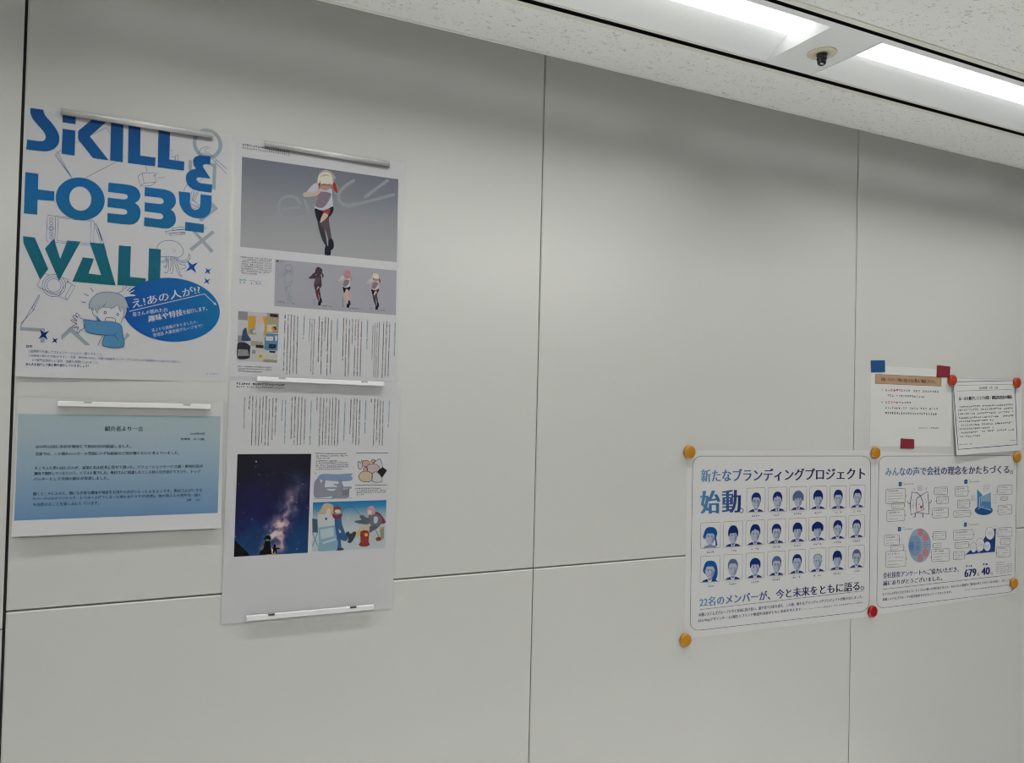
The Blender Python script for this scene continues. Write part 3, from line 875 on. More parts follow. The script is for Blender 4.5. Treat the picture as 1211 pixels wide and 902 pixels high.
FIG = {
    'hairback': [(205, 170), (215, 110), (240, 65), (285, 48), (330, 62), (372, 100), (383, 130), (365, 150), (405, 215), (400, 262), (385, 290), (370, 240), (345, 190), (240, 210), (212, 190)],
    'sleeve': [(210, 182), (180, 180), (150, 205), (105, 262), (150, 278), (180, 262), (215, 235)],
    'forearm': [(70, 275), (76, 308), (120, 310), (205, 296), (250, 245), (215, 232), (170, 268), (110, 262)],
    'torso': [(212, 235), (340, 228), (350, 300), (357, 402), (300, 432), (240, 440), (180, 425), (202, 340), (200, 290)],
    'torso_sh': [(205, 262), (335, 272), (322, 340), (262, 415), (188, 400), (206, 330)],
    'shorts': [(180, 425), (240, 440), (300, 432), (357, 402), (360, 450), (320, 508), (300, 482), (268, 468), (240, 542), (208, 545)],
    'panel': [(268, 440), (330, 425), (326, 455), (312, 487), (265, 466)],
    'thigh': [(268, 468), (312, 487), (282, 527), (240, 560), (235, 540)],
    'leg_b': [(208, 545), (238, 545), (275, 625), (302, 770), (285, 782), (240, 690)],
    'leg_f': [(240, 556), (312, 488), (322, 560), (345, 700), (352, 732), (318, 732), (290, 650), (252, 590)],
    'shoe_f': [(314, 725), (355, 725), (368, 790), (346, 825), (318, 820)],
    'shoe_b': [(286, 785), (330, 800), (336, 870), (300, 876), (277, 864)],
    'face': [(232, 185), (340, 188), (330, 228), (285, 250), (240, 225)],
    'bangs': [(208, 165), (222, 100), (282, 68), (338, 90), (357, 160), (346, 192), (328, 180), (300, 187), (270, 176), (245, 187), (235, 152), (220, 182)],
    'eyes': [(242, 189), (262, 191), (286, 194), (300, 195), (334, 194), (334, 200), (300, 200), (262, 196), (242, 194)],
    'lock': [(214, 150), (226, 150), (236, 186), (228, 212), (214, 192)],
    'part': [(232, 118), (284, 92), (338, 112), (300, 106), (284, 106), (258, 112)],
    'tail': [(365, 165), (392, 200), (402, 262), (385, 268), (358, 215)],
}
ORDER = ['hairback', 'sleeve', 'leg_b', 'leg_f', 'shoe_b', 'shoe_f', 'torso', 'torso_sh', 'shorts', 'panel', 'thigh', 'forearm', 'face', 'eyes', 'tail', 'lock', 'bangs', 'part']
def figure(P, f, pal, layer, outline=None):
    for i, k in enumerate(ORDER):
        pts = f(smooth(FIG[k], True, 3))
        if outline:
            if k not in ('torso_sh', 'panel', 'thigh', 'tail', 'lock', 'part'):
                P.line(pts, 0.35, outline, layer, True)
        elif pal.get(k):
            P.poly(pts, pal[k], layer + i * 0.3)
PAL = dict(hairback=g['hair_sh'], sleeve=g['shirt'], forearm=g['skin'], torso=g['shirt'], torso_sh=g['shirt_sh'], shorts=g['black'], panel=g['red'], thigh=g['skin'], leg_b=g['stock_d'], leg_f=g['stocking'],
           shoe_f=g['black'], shoe_b=g['black'], face=g['skin_sh'], bangs=g['hair'], tail=g['red'], eyes=g['dark'], lock=g['red'], part=g['hair_sh'])
PAL_D = {k: g['dark'] for k in ORDER}; PAL_D.update(leg_b=g['dark2'], leg_f=g['dark2'], torso_sh=g['stocking'], shoe_f=g['black'], shoe_b=g['black'], panel=None, thigh=None, tail=None, shorts=g['dark'], eyes=g['black'], lock=None, part=None)
PAL_P = dict(PAL, lock=g['pinkhair'], part=None, hairback=g['pinkhair'], bangs=g['pinkhair'], leg_b=g['leg'], leg_f=g['leg'], tail=g['pinkhair'], face=g['skin_sh'], panel=None)

D1 = crop(260, 150, 5.265); E1 = crop(260, 290, 5.265); ST = crop(320, 300, 7.569); P2c = crop(325, 365, 7.813); S2 = crop(275, 300, 6.215)
up_ = Print('article_sheet', [(279.4, 162.2), (478.2, 193.2), (468.0, 452.4), (271.4, 450.0)], M_PAPER,
            'upper white magazine sheet with a grey picture of a running girl', 'printed sheet')
up_.part('header_text')
for k, (y0, y1, m_) in enumerate(((170.5, 179.6, M_TXG), (174.6, 183.0, M_TXL))):
    up_.scrib(286.5, y0, 343, y1, 2.6, m_, 2, 11 + k, 1.2)
up_.part('running_girl_picture')
hero = [(286.3, 185.4), (471.0, 212.0), (469.2, 310.0), (284.1, 291.8)]
up_.grid(hero, M_GREYIMG, 1, 8, 8)
HB = D1
up_.line(HB(smooth([(505, 480), (470, 440), (420, 432), (378, 460), (366, 510), (400, 560), (470, 572), (528, 548)], False, 4)), 3.6, M_BLUR2, 2)
up_.line(HB([(385, 512), (500, 500)]), 3.0, M_BLUR2, 2)
up_.line(HB([(528, 455), (560, 550)]), 3.6, M_BLUR2, 2)
up_.line(HB(smooth([(840, 330), (780, 370), (740, 420), (752, 470), (800, 490), (850, 472)], False, 4)), 3.8, M_BLUR2, 2)
up_.line(HB(smooth([(900, 440), (980, 380), (1050, 330)], False, 4)), 3.8, M_BLUR2, 2)
up_.line(HB(smooth([(790, 500), (900, 470), (1090, 420)], False, 4)), 3.4, M_BLUR2, 2)
figure(up_, crop(350, 195, 8.2), PAL, 3)
up_.part('side_text')
for k in range(8):
    x0 = 284.0 + (1.6 if k else -0.4) - 0.12 * k; y0 = 303.6 + 2.72 * k
    x1 = 321.6 - 0.1 * k if k < 7 else 303.6
    up_.scrib(x0, y0, x1, y0 + (x1 - x0) * 0.085, 2.0, M_TXG, 2, 30 + k, 1.1)
up_.part('teal_caption')
up_.scrib(283.0, 330.6, 292.0, 331.4, 2.2, M_TEAL, 2, 40, 1.6); up_.scrib(294.0, 331.8, 309.0, 333.0, 1.5, M_TXL, 2, 41)
up_.scrib(282.8, 333.8, 292.5, 334.6, 2.2, M_TEAL, 2, 42, 1.6); up_.scrib(294, 334.6, 298.5, 335, 2.2, M_TEAL, 2, 43, 1.6); up_.scrib(302, 335.0, 309, 335.6, 2.2, M_TEAL, 2, 44, 1.6)
up_.part('making_of_strip')
up_.grid([(325.5, 306.4), (469.0, 319.8), (468.0, 372.6), (324.2, 361.8)], M_STRIP, 1, 6, 4)
up_.poly(ST([(50, 65), (62, 57), (76, 66), (62, 75)]), g['black'], 2); up_.scrib(*ST([(82, 64)])[0], *ST([(122, 68)])[0], 1.3, M_TXL, 2, 50); up_.scrib(*ST([(82, 74)])[0], *ST([(122, 78)])[0], 1.3, M_TXL, 2, 51)
def strip_fig(hx, hy, fy):
    s_ = (fy - hy) / 827.0
    return lambda pts: ST([(hx + (x - 285) * s_ * 0.93, hy + (y - 48) * s_ + (x - 285) * s_ * 0.06) for x, y in pts])
figure(up_, strip_fig(160, 92, 445), None, 2, g['line'])
figure(up_, strip_fig(428, 118, 462), PAL_D, 2)
figure(up_, strip_fig(684, 145, 482), PAL_P, 2)
figure(up_, strip_fig(940, 168, 500), PAL, 2)
for k, (x0, y0, x1, y1) in enumerate(((55, 428, 128, 436), (190, 444, 214, 448), (455, 464, 548, 472), (710, 486, 806, 492), (962, 504, 1022, 508))):
    up_.scrib(*ST([(x0, y0)])[0], *ST([(x1, y1)])[0], 1.5, g['black'] if k < 3 else M_TXG, 2, 60 + k)
for k, (x, y0, y1) in enumerate(((390, 402, 460), (646, 395, 478), (900, 470, 500))):
    up_.scrib(*ST([(x, y0)])[0], *ST([(x, y1)])[0], 1.4, g['black'], 2, 70 + k)
up_.part('magazine_photo')
M_Y = col('print_yellow', 164, 128, 54); M_BL = col('print_booth_blue', 70, 112, 138); M_DB = col('print_dark_blue', 52, 66, 92); M_TAN = col('print_tan', 138, 128, 108); M_GW = col('print_pale', 160, 160, 158)
M_DK = col('print_near_black', 46, 46, 50); M_CRM = col('print_cream', 170, 160, 128); M_PK = col('print_pink', 176, 146, 142); M_GR = col('print_mid_grey', 118, 118, 120)
def S(pts): return S2(pts)
up_.poly(S([(42, 422), (342, 438), (328, 800), (30, 784)]), M_GW, 1)
up_.poly(S([(42, 422), (112, 426), (110, 488), (40, 484)]), M_GR, 2)
up_.poly(S([(255, 434), (342, 440), (336, 585), (248, 580)]), M_TAN, 2); up_.poly(S([(256, 520), (318, 520), (315, 575), (252, 572)]), M_CRM, 2.5)
up_.poly(S([(275, 440), (335, 445), (333, 470), (275, 462)]), M_DK, 2.6)
up_.poly(S(smooth([(290, 560), (285, 545), (300, 530), (318, 540), (322, 570), (300, 578)])), g['skin_sh'], 3); up_.poly(S([(298, 538), (316, 534), (322, 552), (318, 565), (308, 550)]), M_DK, 3.2)
up_.poly(S([(113, 432), (254, 440), (246, 615), (110, 605)]), M_GW, 3); up_.poly(S([(115, 455), (254, 462), (246, 600), (112, 592)]), M_Y, 3.2)
up_.poly(S(smooth([(172, 470), (195, 448), (220, 462), (228, 500), (235, 540), (222, 600), (180, 600), (165, 540), (172, 505)])), M_GW, 3.6); up_.poly(S(smooth([(178, 490), (195, 452), (218, 468), (222, 500), (205, 515), (188, 508)])), M_PK, 3.8)
up_.poly(S(ell(150, 572, 22, 18, 18)), M_BL, 3.5); up_.poly(S(ell(158, 572, 12, 14, 16)), M_GW, 3.7)
up_.poly(S(smooth([(78, 560), (100, 545), (110, 590), (132, 625), (128, 640), (70, 640), (68, 610)])), M_DB, 4)
up_.poly(S([(40, 600), (75, 600), (70, 650), (38, 650)]), M_GR, 2.2)
up_.poly(S([(238, 584), (336, 590), (330, 712), (232, 706)]), M_BL, 3); up_.poly(S([(245, 605), (300, 608), (296, 640), (243, 637)]), M_GW, 3.4); up_.poly(S([(268, 662), (322, 666), (318, 698), (264, 694)]), M_DK, 3.4); up_.poly(S([(312, 600), (332, 602), (328, 640), (314, 640)]), M_GW, 3.4)
up_.poly(S(smooth([(36, 665), (60, 650), (100, 655), (135, 690), (128, 760), (70, 775), (34, 760)])), M_DK, 4); up_.poly(S([(40, 700), (110, 705), (122, 750), (36, 752)]), M_GR, 4.3)
up_.poly(S([(135, 640), (225, 646), (222, 680), (132, 676)]), M_TAN, 3); up_.poly(S([(172, 668), (228, 672), (226, 695), (170, 690)]), M_DK, 3.4)
up_.poly(S([(130, 690), (182, 694), (178, 785), (126, 780)]), M_GW, 4.5); up_.poly(S([(145, 705), (170, 708), (168, 735), (142, 732)]), M_GR, 4.7)
up_.poly(S([(186, 700), (245, 704), (242, 790), (183, 785)]), M_CRM, 4.5); up_.poly(S([(192, 705), (240, 708), (238, 745), (190, 742)]), M_GW, 4.7); up_.poly(S(ell(205, 752, 12, 12, 14)), M_Y, 4.8)
up_.poly(S([(245, 722), (312, 730), (306, 780), (240, 772)]), M_GW, 4.5); up_.poly(S([(270, 712), (315, 715), (312, 730), (270, 726)]), M_DK, 4.4); up_.poly(S([(225, 775), (328, 782), (327, 800), (225, 792)]), M_TAN, 4.9)
up_.part('photo_caption')
for k, (x1, y) in enumerate(((321, 433.0), (321.5, 435.8), (309, 438.4))):
    up_.scrib(280.3 + (1.2 if k else 0), y, x1, y + 1.6, 1.9, M_TXG, 2, 80 + k, 1.2)
up_.part('column_text')
def cols(P, f, lst, seed, h=1.9):
    for k, (x0, y0, x1, y1, m_) in enumerate(lst):
        P.scrib(*f([(x0, y0)])[0], *f([(x1, y1)])[0], h, m_, 2, seed + k, 1.15)
G, Lg, Tl = M_TXG, M_TXL, M_TEAL
cols(up_, P2c, [(95, 50, 80, 575, G), (125, 55, 108, 600, G), (153, 55, 137, 600, G), (182, 57, 167, 605, G), (212, 72, 198, 600, G), (272, 65, 264, 280, Tl), (325, 95, 315, 305, Lg), (345, 95, 330, 585, Lg), (366, 90, 350, 612, Lg),
                (411, 70, 399, 490, G), (438, 88, 424, 606, G), (468, 75, 459, 298, G), (495, 80, 479, 620, G), (525, 95, 510, 622, G), (580, 92, 573, 298, Tl), (636, 87, 624, 478, G), (662, 88, 648, 626, G), (690, 105, 677, 622, G), (718, 95, 713, 328, G),
                (746, 97, 731, 622, G), (773, 97, 759, 622, G), (801, 115, 787, 622, G), (856, 105, 849, 378, Tl), (908, 140, 896, 468, Lg), (928, 130, 912, 632, Lg), (947, 128, 930, 638, Lg), (966, 125, 950, 632, Lg),
                (1006, 115, 990, 642, G), (1034, 115, 1017, 632, G), (1062, 135, 1044, 638, G), (1112, 125, 1103, 436, Tl)], 100)
up_.done()
up_.sleeve([(279.8, 162.6), (477.8, 193.4), (468.2, 452.2), (271.8, 449.8)], 0.0019)

F2 = crop(250, 430, 5.046); G2 = crop(250, 580, 5.046); N2 = crop(270, 530, 6.94); I2 = crop(365, 530, 6.94)
lo_ = Print('article_sheet', [(271.6, 444.2), (473.4, 451.4), (463.6, 718.6), (261.2, 737.8)], M_PAPER,
            'lower white magazine sheet with a starry night photo', 'printed sheet', base=0.0012)
lo_.part('header_text')
lo_.scrib(279.3, 453.4, 336.8, 455.2, 2.7, M_TXG, 2, 201, 1.3); lo_.scrib(279.3, 457.0, 335.8, 458.7, 2.5, M_TXL, 2, 202, 1.1)
lo_.part('column_text')
cols(lo_, F2, [(197, 200, 193, 385, Lg), (229, 190, 224, 272, G), (247, 190, 238, 488, G), (268, 190, 262, 488, G), (290, 200, 280, 490, G), (309, 195, 298, 474, G), (328, 192, 318, 488, G), (347, 212, 337, 490, G), (367, 205, 360, 455, G), (386, 205, 378, 428, G),
               (424, 215, 418, 342, Tl), (443, 217, 435, 480, Tl), (481, 197, 474, 448, G), (500, 195, 492, 488, G), (520, 198, 511, 488, G), (540, 198, 530, 486, G), (559, 212, 552, 476, G), (595, 220, 587, 484, Tl), (631, 200, 628, 278, G), (651, 200, 641, 488, G),
               (670, 205, 660, 488, G), (688, 205, 678, 486, G), (706, 208, 698, 488, G), (724, 203, 716, 488, G), (742, 202, 733, 490, G), (760, 214, 751, 488, G), (797, 225, 788, 458, Tl), (833, 205, 825, 418, G), (852, 207, 841, 478, G), (868, 207, 860, 488, G), (885, 217, 878, 486, G),
               (920, 220, 914, 414, Tl), (955, 208, 952, 230, G), (974, 208, 965, 488, G), (992, 210, 982, 462, G), (1008, 210, 1000, 488, G), (1024, 222, 1017, 488, G), (1061, 222, 1054, 378, Tl)], 220, 1.8)

def night_material():
    m = mat('night_sky_print', (0.01, 0.02, 0.08), 0.35, 0.4)
    nt, lk, b = nodes(m)
    tc = nt.new('ShaderNodeTexCoord')
    def math_(op, a, b_, c_=None):
        n = nt.new('ShaderNodeMath'); n.operation = op
        for i, v in enumerate((a, b_, c_)):
            if v is None: continue
            if isinstance(v, (int, float)): n.inputs[i].default_value = v
            else: lk.new(v, n.inputs[i])
        return n.outputs[0]
    sx = nt.new('ShaderNodeSeparateXYZ'); lk.new(tc.outputs['Object'], sx.inputs[0])
    n1 = nt.new('ShaderNodeTexNoise'); n1.inputs['Scale'].default_value = 26; n1.inputs['Detail'].default_value = 6; n1.inputs['Roughness'].default_value = 0.62
    lk.new(tc.outputs['Object'], n1.inputs['Vector'])
    n2 = nt.new('ShaderNodeTexNoise'); n2.inputs['Scale'].default_value = 60; n2.inputs['Detail'].default_value = 5
    lk.new(tc.outputs['Object'], n2.inputs['Vector'])
    # distance from a slanting band through the picture (object metres: x right, z up)
    ZC0, X0 = NIGHT
    x, z = sx.outputs[0], sx.outputs[2]
    band = math_('SUBTRACT', math_('SUBTRACT', x, X0), math_('MULTIPLY', math_('SUBTRACT', z, ZC0), 0.38))
    wob = math_('MULTIPLY', math_('SUBTRACT', n1.outputs[0], 0.5), 0.05)
    dist = math_('ABSOLUTE', math_('ADD', band, wob), None)
    core = math_('MULTIPLY', math_('SUBTRACT', 1.0, math_('DIVIDE', dist, 0.030)), 1.0)
    core = math_('MAXIMUM', core, 0.0)
    up = nt.new('ShaderNodeMapRange'); up.inputs['From Min'].default_value = ZC0 + 0.085; up.inputs['From Max'].default_value = ZC0 - 0.03
    lk.new(z, up.inputs['Value'])
    glow = math_('MULTIPLY', core, up.outputs[0])
    br = math_('MULTIPLY', glow, math_('MULTIPLY', math_('MAXIMUM', math_('SUBTRACT', n2.outputs[0], 0.33), 0.0), 4.6))
    base = nt.new('ShaderNodeMapRange'); base.inputs['From Min'].default_value = ZC0 + 0.09; base.inputs['From Max'].default_value = ZC0 - 0.08
    lk.new(z, base.inputs['Value'])
    sky = ramp(nt, [(0, ink(0, 10, 34)), (0.45, ink(0, 26, 62)), (1, ink(12, 68, 106))])
    lk.new(math_('ADD', base.outputs[0], math_('MULTIPLY', math_('SUBTRACT', n1.outputs[0], 0.55), 0.7)), sky.inputs[0])
    milky = ramp(nt, [(0, ink(36, 70, 112)), (0.45, ink(118, 104, 122)), (1, ink(190, 164, 158))])
    lk.new(br, milky.inputs[0])
    mx = nt.new('ShaderNodeMix'); mx.data_type = 'RGBA'
    lk.new(math_('MINIMUM', math_('MULTIPLY', br, 1.3), 1.0), mx.inputs[0]); lk.new(sky.outputs[0], mx.inputs[6]); lk.new(milky.outputs[0], mx.inputs[7])
    lk.new(mx.outputs[2], b.inputs['Base Color'])
    return m
_c = wp(335, 612)
NIGHT = (_c[1] - lo_.cz, _c[0] - lo_.cx)
M_NIGHT = night_material()
lo_.part('night_sky_photo')
nq = [(280.7, 536.8), (367.9, 536.4), (363.8, 653.3), (276.4, 658.2)]
lo_.grid(nq, M_NIGHT, 1, 4, 4)
M_STARW = col('print_star', 150, 170, 190); M_SIL = col('print_silhouette', 8, 10, 16); M_LAMPG = col('print_lamp_green', 70, 130, 110)
rnd = random.Random(4)
for k in range(34):
    u, v = rnd.random(), rnd.random()
    p = bil(nq, 0.03 + 0.94 * u, 0.03 + 0.9 * v)
    r = rnd.choice((0.22, 0.25, 0.3, 0.45))
    lo_.poly(ell(p[0], p[1], r, r, 6), M_STARW, 2)
for p, r in (((330, 405), 0.5), ((228, 108), 0.9), ((192, 582), 0.5), ((610, 292), 0.5), ((562, 825), 0.6), ((60, 722), 0.5)):
    lo_.poly(ell(*N2([p])[0], r, r, 8), M_STARW, 2)
lo_.line(N2([(440, 190), (575, 248)]), 0.3, M_TXB, 2)
lo_.poly(N2([(248, 872), (265, 840), (285, 828), (300, 760), (292, 742), (305, 720), (320, 712), (322, 695), (330, 695), (332, 712), (345, 722), (350, 742), (340, 760), (352, 835), (358, 868)]), M_SIL, 3)
lo_.poly(N2([(305, 745), (335, 745), (335, 758), (305, 758)]), M_LAMPG, 3.5); lo_.poly(N2(ell(323, 705, 8, 9, 10)), M_LAMPG, 3.5)
lo_.poly(N2([(362, 862), (368, 835), (360, 815), (370, 808), (368, 790), (380, 785), (390, 795), (388, 812), (425, 818), (422, 825), (395, 828), (398, 860), (388, 860), (382, 840), (374, 862)]), M_SIL, 3)
lo_.poly(N2([(45, 888), (52, 750), (110, 810), (160, 855), (170, 880)]), M_SIL, 2.5)

lo_.part('side_text')
rows = [(50, 42, 320, 44), (58, 62, 318, 60), (58, 80, 175, 80), (45, 103, 230, 103), (57, 122, 318, 118), (57, 139, 325, 135), (57, 155, 325, 151), (57, 171, 270, 169), (50, 204, 62, 204)]
for k, (x0, y0, x1, y1) in enumerate(rows):
    lo_.scrib(*I2([(x0, y0)])[0], *I2([(x1, y1)])[0], 1.7, M_TXG, 2, 300 + k, 1.2)
for k, (x0, y0, x1, y1) in enumerate([(380, 330, 590, 326), (390, 346, 638, 341), (390, 362, 635, 357), (390, 378, 452, 377)]):
    lo_.scrib(*I2([(x0, y0)])[0], *I2([(x1, y1)])[0], 1.6, M_TXG, 2, 320 + k, 1.2)
lo_.part('rules')
lo_.line(I2([(390, 38), (652, 38)]), 0.5, M_TXG, 2); lo_.line(I2([(378, 302), (642, 300)]), 0.5, M_TXG, 2); lo_.line(I2([(35, 415), (355, 408)]), 0.4, M_TXG, 2)
lo_.part('silhouette_picture')
M_SB = col('print_slate_blue', 108, 128, 152); M_SG = col('print_slate_grey', 118, 120, 128); M_SG2 = col('print_slate_grey_dark', 104, 106, 116)
lo_.poly(I2(smooth([(75, 235), (110, 210), (240, 212), (358, 205), (345, 225), (360, 240), (350, 262), (300, 270), (200, 268), (120, 260), (72, 252)], True, 3)), M_SB, 1)
lo_.poly(I2([(130, 318), (350, 312), (352, 330), (130, 335)]), M_SB, 1)
lo_.poly(I2(smooth([(45, 400), (42, 300), (55, 262), (72, 250), (95, 262), (98, 285), (112, 268), (110, 252), (128, 248), (136, 270), (132, 318), (165, 345), (210, 345), (235, 310), (205, 300), (210, 290), (245, 290), (238, 262), (255, 242), (275, 258), (272, 280), (285, 310), (285, 350), (330, 380), (315, 405), (195, 412), (190, 395), (130, 400)], True, 3)), M_SG, 2)
lo_.poly(I2([(270, 340), (335, 330), (330, 380), (275, 390)]), M_SG2, 2.4)
lo_.part('food_picture')
M_OUT = col('print_outline', 40, 38, 40); M_PINK = col('print_pale_pink', 164, 146, 148); M_BUN = col('print_bun', 166, 152, 130); M_EGG = col('print_egg_yellow', 176, 152, 96); M_RICE = col('print_rice', 164, 164, 164); M_SHR = col('print_salmon', 166, 134, 130)
def blob(pts, m, layer, P=lo_, f=I2):
    q = f(smooth(pts, True, 4)); P.poly(q, m, layer); P.line(q, 0.55, M_OUT, layer + 0.4, True)
blob([(402, 118), (412, 105), (425, 120), (435, 95), (448, 110), (440, 150), (425, 172), (408, 160)], M_RICE, 2)
blob([(440, 110), (470, 98), (498, 112), (490, 145), (455, 150), (440, 135)], M_SHR, 3)
blob([(512, 100), (530, 90), (545, 100), (535, 118), (512, 112)], M_EGG, 3)
blob([(530, 118), (572, 90), (590, 95), (605, 160), (580, 190), (545, 160)], M_RICE, 3)
blob([(478, 150), (500, 130), (540, 128), (575, 150), (580, 190), (550, 205), (500, 200), (480, 185)], M_PINK, 4)
blob([(448, 165), (475, 155), (480, 185), (455, 190)], M_SHR, 4)
blob([(415, 215), (440, 190), (490, 190), (520, 215), (515, 260), (480, 275), (435, 268), (412, 245)], M_BUN, 5)
blob([(520, 215), (550, 192), (590, 225), (602, 262), (590, 275), (525, 272)], M_RICE, 5)
lo_.poly(I2([(560, 188), (605, 152), (642, 180), (602, 240), (585, 215)]), M_OUT, 6)
lo_.part('ice_fishing_picture')
M_ICE = mat('ice_sky_print', ink(160, 175, 180), 0.45, 0.3)
_t = wp(413, 592); _b = wp(413, 650)
axis_gradient(M_ICE, 2, _t[1] - lo_.cz, _b[1] - lo_.cz, [(0, ink(14, 92, 138)), (0.13, ink(48, 112, 144)), (0.32, ink(136, 150, 154)), (0.55, ink(158, 164, 166)), (0.85, ink(150, 164, 168)), (1, ink(158, 164, 166))])
lo_.grid([(370.0, 593.8), (456.8, 591.0), (455.2, 648.0), (368.6, 651.6)], M_ICE, 1, 3, 3)
K = {n_: col('print_' + n_, *c) for n_, c in dict(blond=(160, 144, 116), brown=(112, 66, 58), pinkh=(158, 126, 136), coatw=(162, 166, 168), denim=(54, 82, 116), scarf=(108, 52, 58), boot=(56, 60, 70), cool=(112, 140, 152), cool2=(150, 166, 170), stove=(118, 52, 48), stovet=(166, 154, 128),
                                             flame=(190, 150, 70), coat=(92, 92, 100), pole=(80, 84, 92), gold=(168, 150, 96), chair=(58, 74, 84), olive=(120, 122, 104), skinb=(180, 164, 150)).items()}
def pb(pts, m, layer, sm=True):
    lo_.poly(I2(smooth(pts, True, 3) if sm else pts), m, layer)
pb([(28, 575), (72, 580), (74, 690), (30, 690)], K['chair'], 2, False); lo_.line(I2([(30, 690), (72, 800)]), 0.7, K['pole'], 2); lo_.line(I2([(72, 690), (30, 805)]), 0.7, K['pole'], 2)
pb([(75, 545), (100, 500), (115, 465), (150, 450), (190, 460), (200, 490), (200, 550), (215, 620), (160, 640), (80, 640)], K['coatw'], 3)
pb([(110, 480), (125, 455), (160, 450), (192, 465), (202, 495), (195, 540), (178, 545), (172, 500), (150, 505), (130, 540), (60, 535), (95, 515)], K['blond'], 4); pb([(150, 495), (178, 500), (175, 535), (152, 538)], K['skinb'], 4.3)
lo_.poly(I2(ell(142, 577, 9, 11, 10)), K['boot'], 5)
pb([(78, 650), (215, 630), (222, 740), (85, 770)], K['cool'], 5, False); pb([(92, 665), (202, 648), (206, 720), (98, 748)], K['cool2'], 5.3, False); pb([(82, 772), (228, 735), (240, 770), (232, 830), (100, 842), (72, 838)], K['cool'], 5.5, False); pb([(110, 768), (222, 735), (226, 750), (118, 785)], K['cool2'], 5.7, False)
pb([(205, 485), (235, 470), (262, 485), (262, 520), (230, 535), (205, 530)], K['brown'], 4); pb([(215, 505), (255, 503), (255, 528), (218, 528)], K['skinb'], 4.4)
pb([(195, 535), (225, 545), (270, 535), (268, 565), (225, 580), (198, 565)], K['scarf'], 4.7)
pb([(215, 575), (265, 565), (272, 620), (300, 700), (290, 715), (245, 660), (262, 750), (265, 825), (235, 830), (228, 740), (215, 640)], K['denim'], 4)
pb([(245, 700), (285, 690), (320, 735), (300, 760), (262, 745)], K['denim'], 4.4); pb([(225, 818), (275, 815), (285, 832), (228, 836)], K['boot'], 5)
lo_.line(I2(smooth([(262, 575), (285, 500), (310, 480), (355, 482), (400, 520), (450, 580)], False, 4)), 0.5, K['pole'], 5)
pb([(318, 560), (325, 560), (322, 620), (315, 620)], K['cool2'], 2, False)
pb([(475, 505), (492, 478), (520, 472), (542, 490), (546, 530), (520, 545), (485, 540)], K['pinkh'], 5); pb([(484, 510), (515, 510), (512, 540), (488, 540)], K['skinb'], 5.4)
pb([(538, 520), (580, 530), (620, 580), (628, 610), (590, 615), (560, 560)], K['scarf'], 4)
pb([(490, 550), (545, 535), (590, 560), (600, 600), (575, 640), (520, 650), (498, 600)], K['coat'], 5); pb([(535, 562), (565, 565), (560, 610), (535, 610)], K['coatw'], 5.5)
pb([(375, 595), (430, 585), (415, 560), (440, 545), (470, 565), (500, 575), (505, 610), (470, 622), (400, 612)], K['pole'], 5.7)
pb([(500, 640), (575, 640), (520, 680), (500, 690)], K['pole'], 5)
pb([(420, 660), (470, 635), (500, 640), (400, 720), (370, 712)], K['gold'], 4.4)
pb([(300, 700), (325, 680), (340, 700), (375, 680), (388, 700), (350, 770), (318, 770), (325, 740)], K['boot'], 5)
lo_.line(I2([(610, 640), (490, 770)]), 0.8, K['gold'], 4.6); lo_.line(I2([(540, 650), (590, 760)]), 0.7, K['pole'], 4.6)
pb([(580, 650), (618, 640), (615, 740), (590, 755)], K['olive'], 4.3, False); pb([(548, 735), (585, 725), (590, 750), (560, 760)], K['stove'], 4.8)
pb([(415, 640), (498, 640), (495, 680), (418, 682)], K['stovet'], 6, False); pb([(425, 680), (492, 680), (490, 760), (500, 785), (480, 803), (428, 803), (410, 785), (425, 762)], K['stove'], 6.3); lo_.poly(I2(ell(470, 708, 14, 14, 14)), K['flame'], 7)
lo_.done()
lo_.sleeve([(271.8, 444.6), (473.2, 451.7), (463.8, 718.2), (261.6, 737.4)], 0.0024)

# ---------------------------------------------------------------- poster with the portraits
PA = crop(800, 520, 5.046); PB = crop(800, 640, 5.046); PL = crop(820, 570, 7.518); PR = crop(920, 570, 7.518)
M_PAPER2 = mat('poster_paper', (0.395, 0.392, 0.389), 0.5, 0.25)
M_HEAD = mat('heading_ink', (0.02, 0.05, 0.2), 0.5, 0.3)
M_HEAD2 = mat('second_heading_ink', (0.02, 0.05, 0.2), 0.5, 0.3)
axis_gradient(M_HEAD, 0, -0.28, 0.12, [(0, ink(78, 120, 150)), (0.3, ink(52, 82, 124)), (0.62, ink(30, 42, 84)), (1, ink(26, 32, 62))])
M_INDIGO = col('indigo_ink', 34, 42, 82)
M_EDGE = col('border_ink', 70, 75, 90)
br = Print('poster', [(812.8, 532.6), (1034.6, 532.4), (1031.6, 728.2), (808.8, 755.2)], M_PAPER2,
           'landscape poster with a grid of blue portrait photos', 'poster')
br.part('border_line')
br.line(br.rrect([(819.2, 539.2), (1029.6, 539.0), (1027.8, 722.2), (816.0, 746.2)], 11, 8), 0.55, M_EDGE, 1, True)
br.part('heading')
br.text('新たなブランディングプロジェクト', PA([(146, 176), (1126, 164), (1124, 236), (147, 252)]), M_HEAD, 2, 0.034, 2)
br.text('始', PA([(146, 304), (256, 301), (256, 438), (148, 441)]), M_HEAD2, 2, 0.045, 3)
br.text('動', PA([(275, 300), (380, 297), (380, 433), (275, 437)]), M_HEAD2, 2, 0.04, 3)
axis_gradient(M_HEAD2, 0, -0.28, -0.15, [(0, ink(70, 112, 140)), (0.5, ink(46, 84, 122)), (1, ink(24, 38, 84))])
br.line(PA(ell(387, 422, 11, 13, 18)), 0.8, M_INDIGO, 2, True)

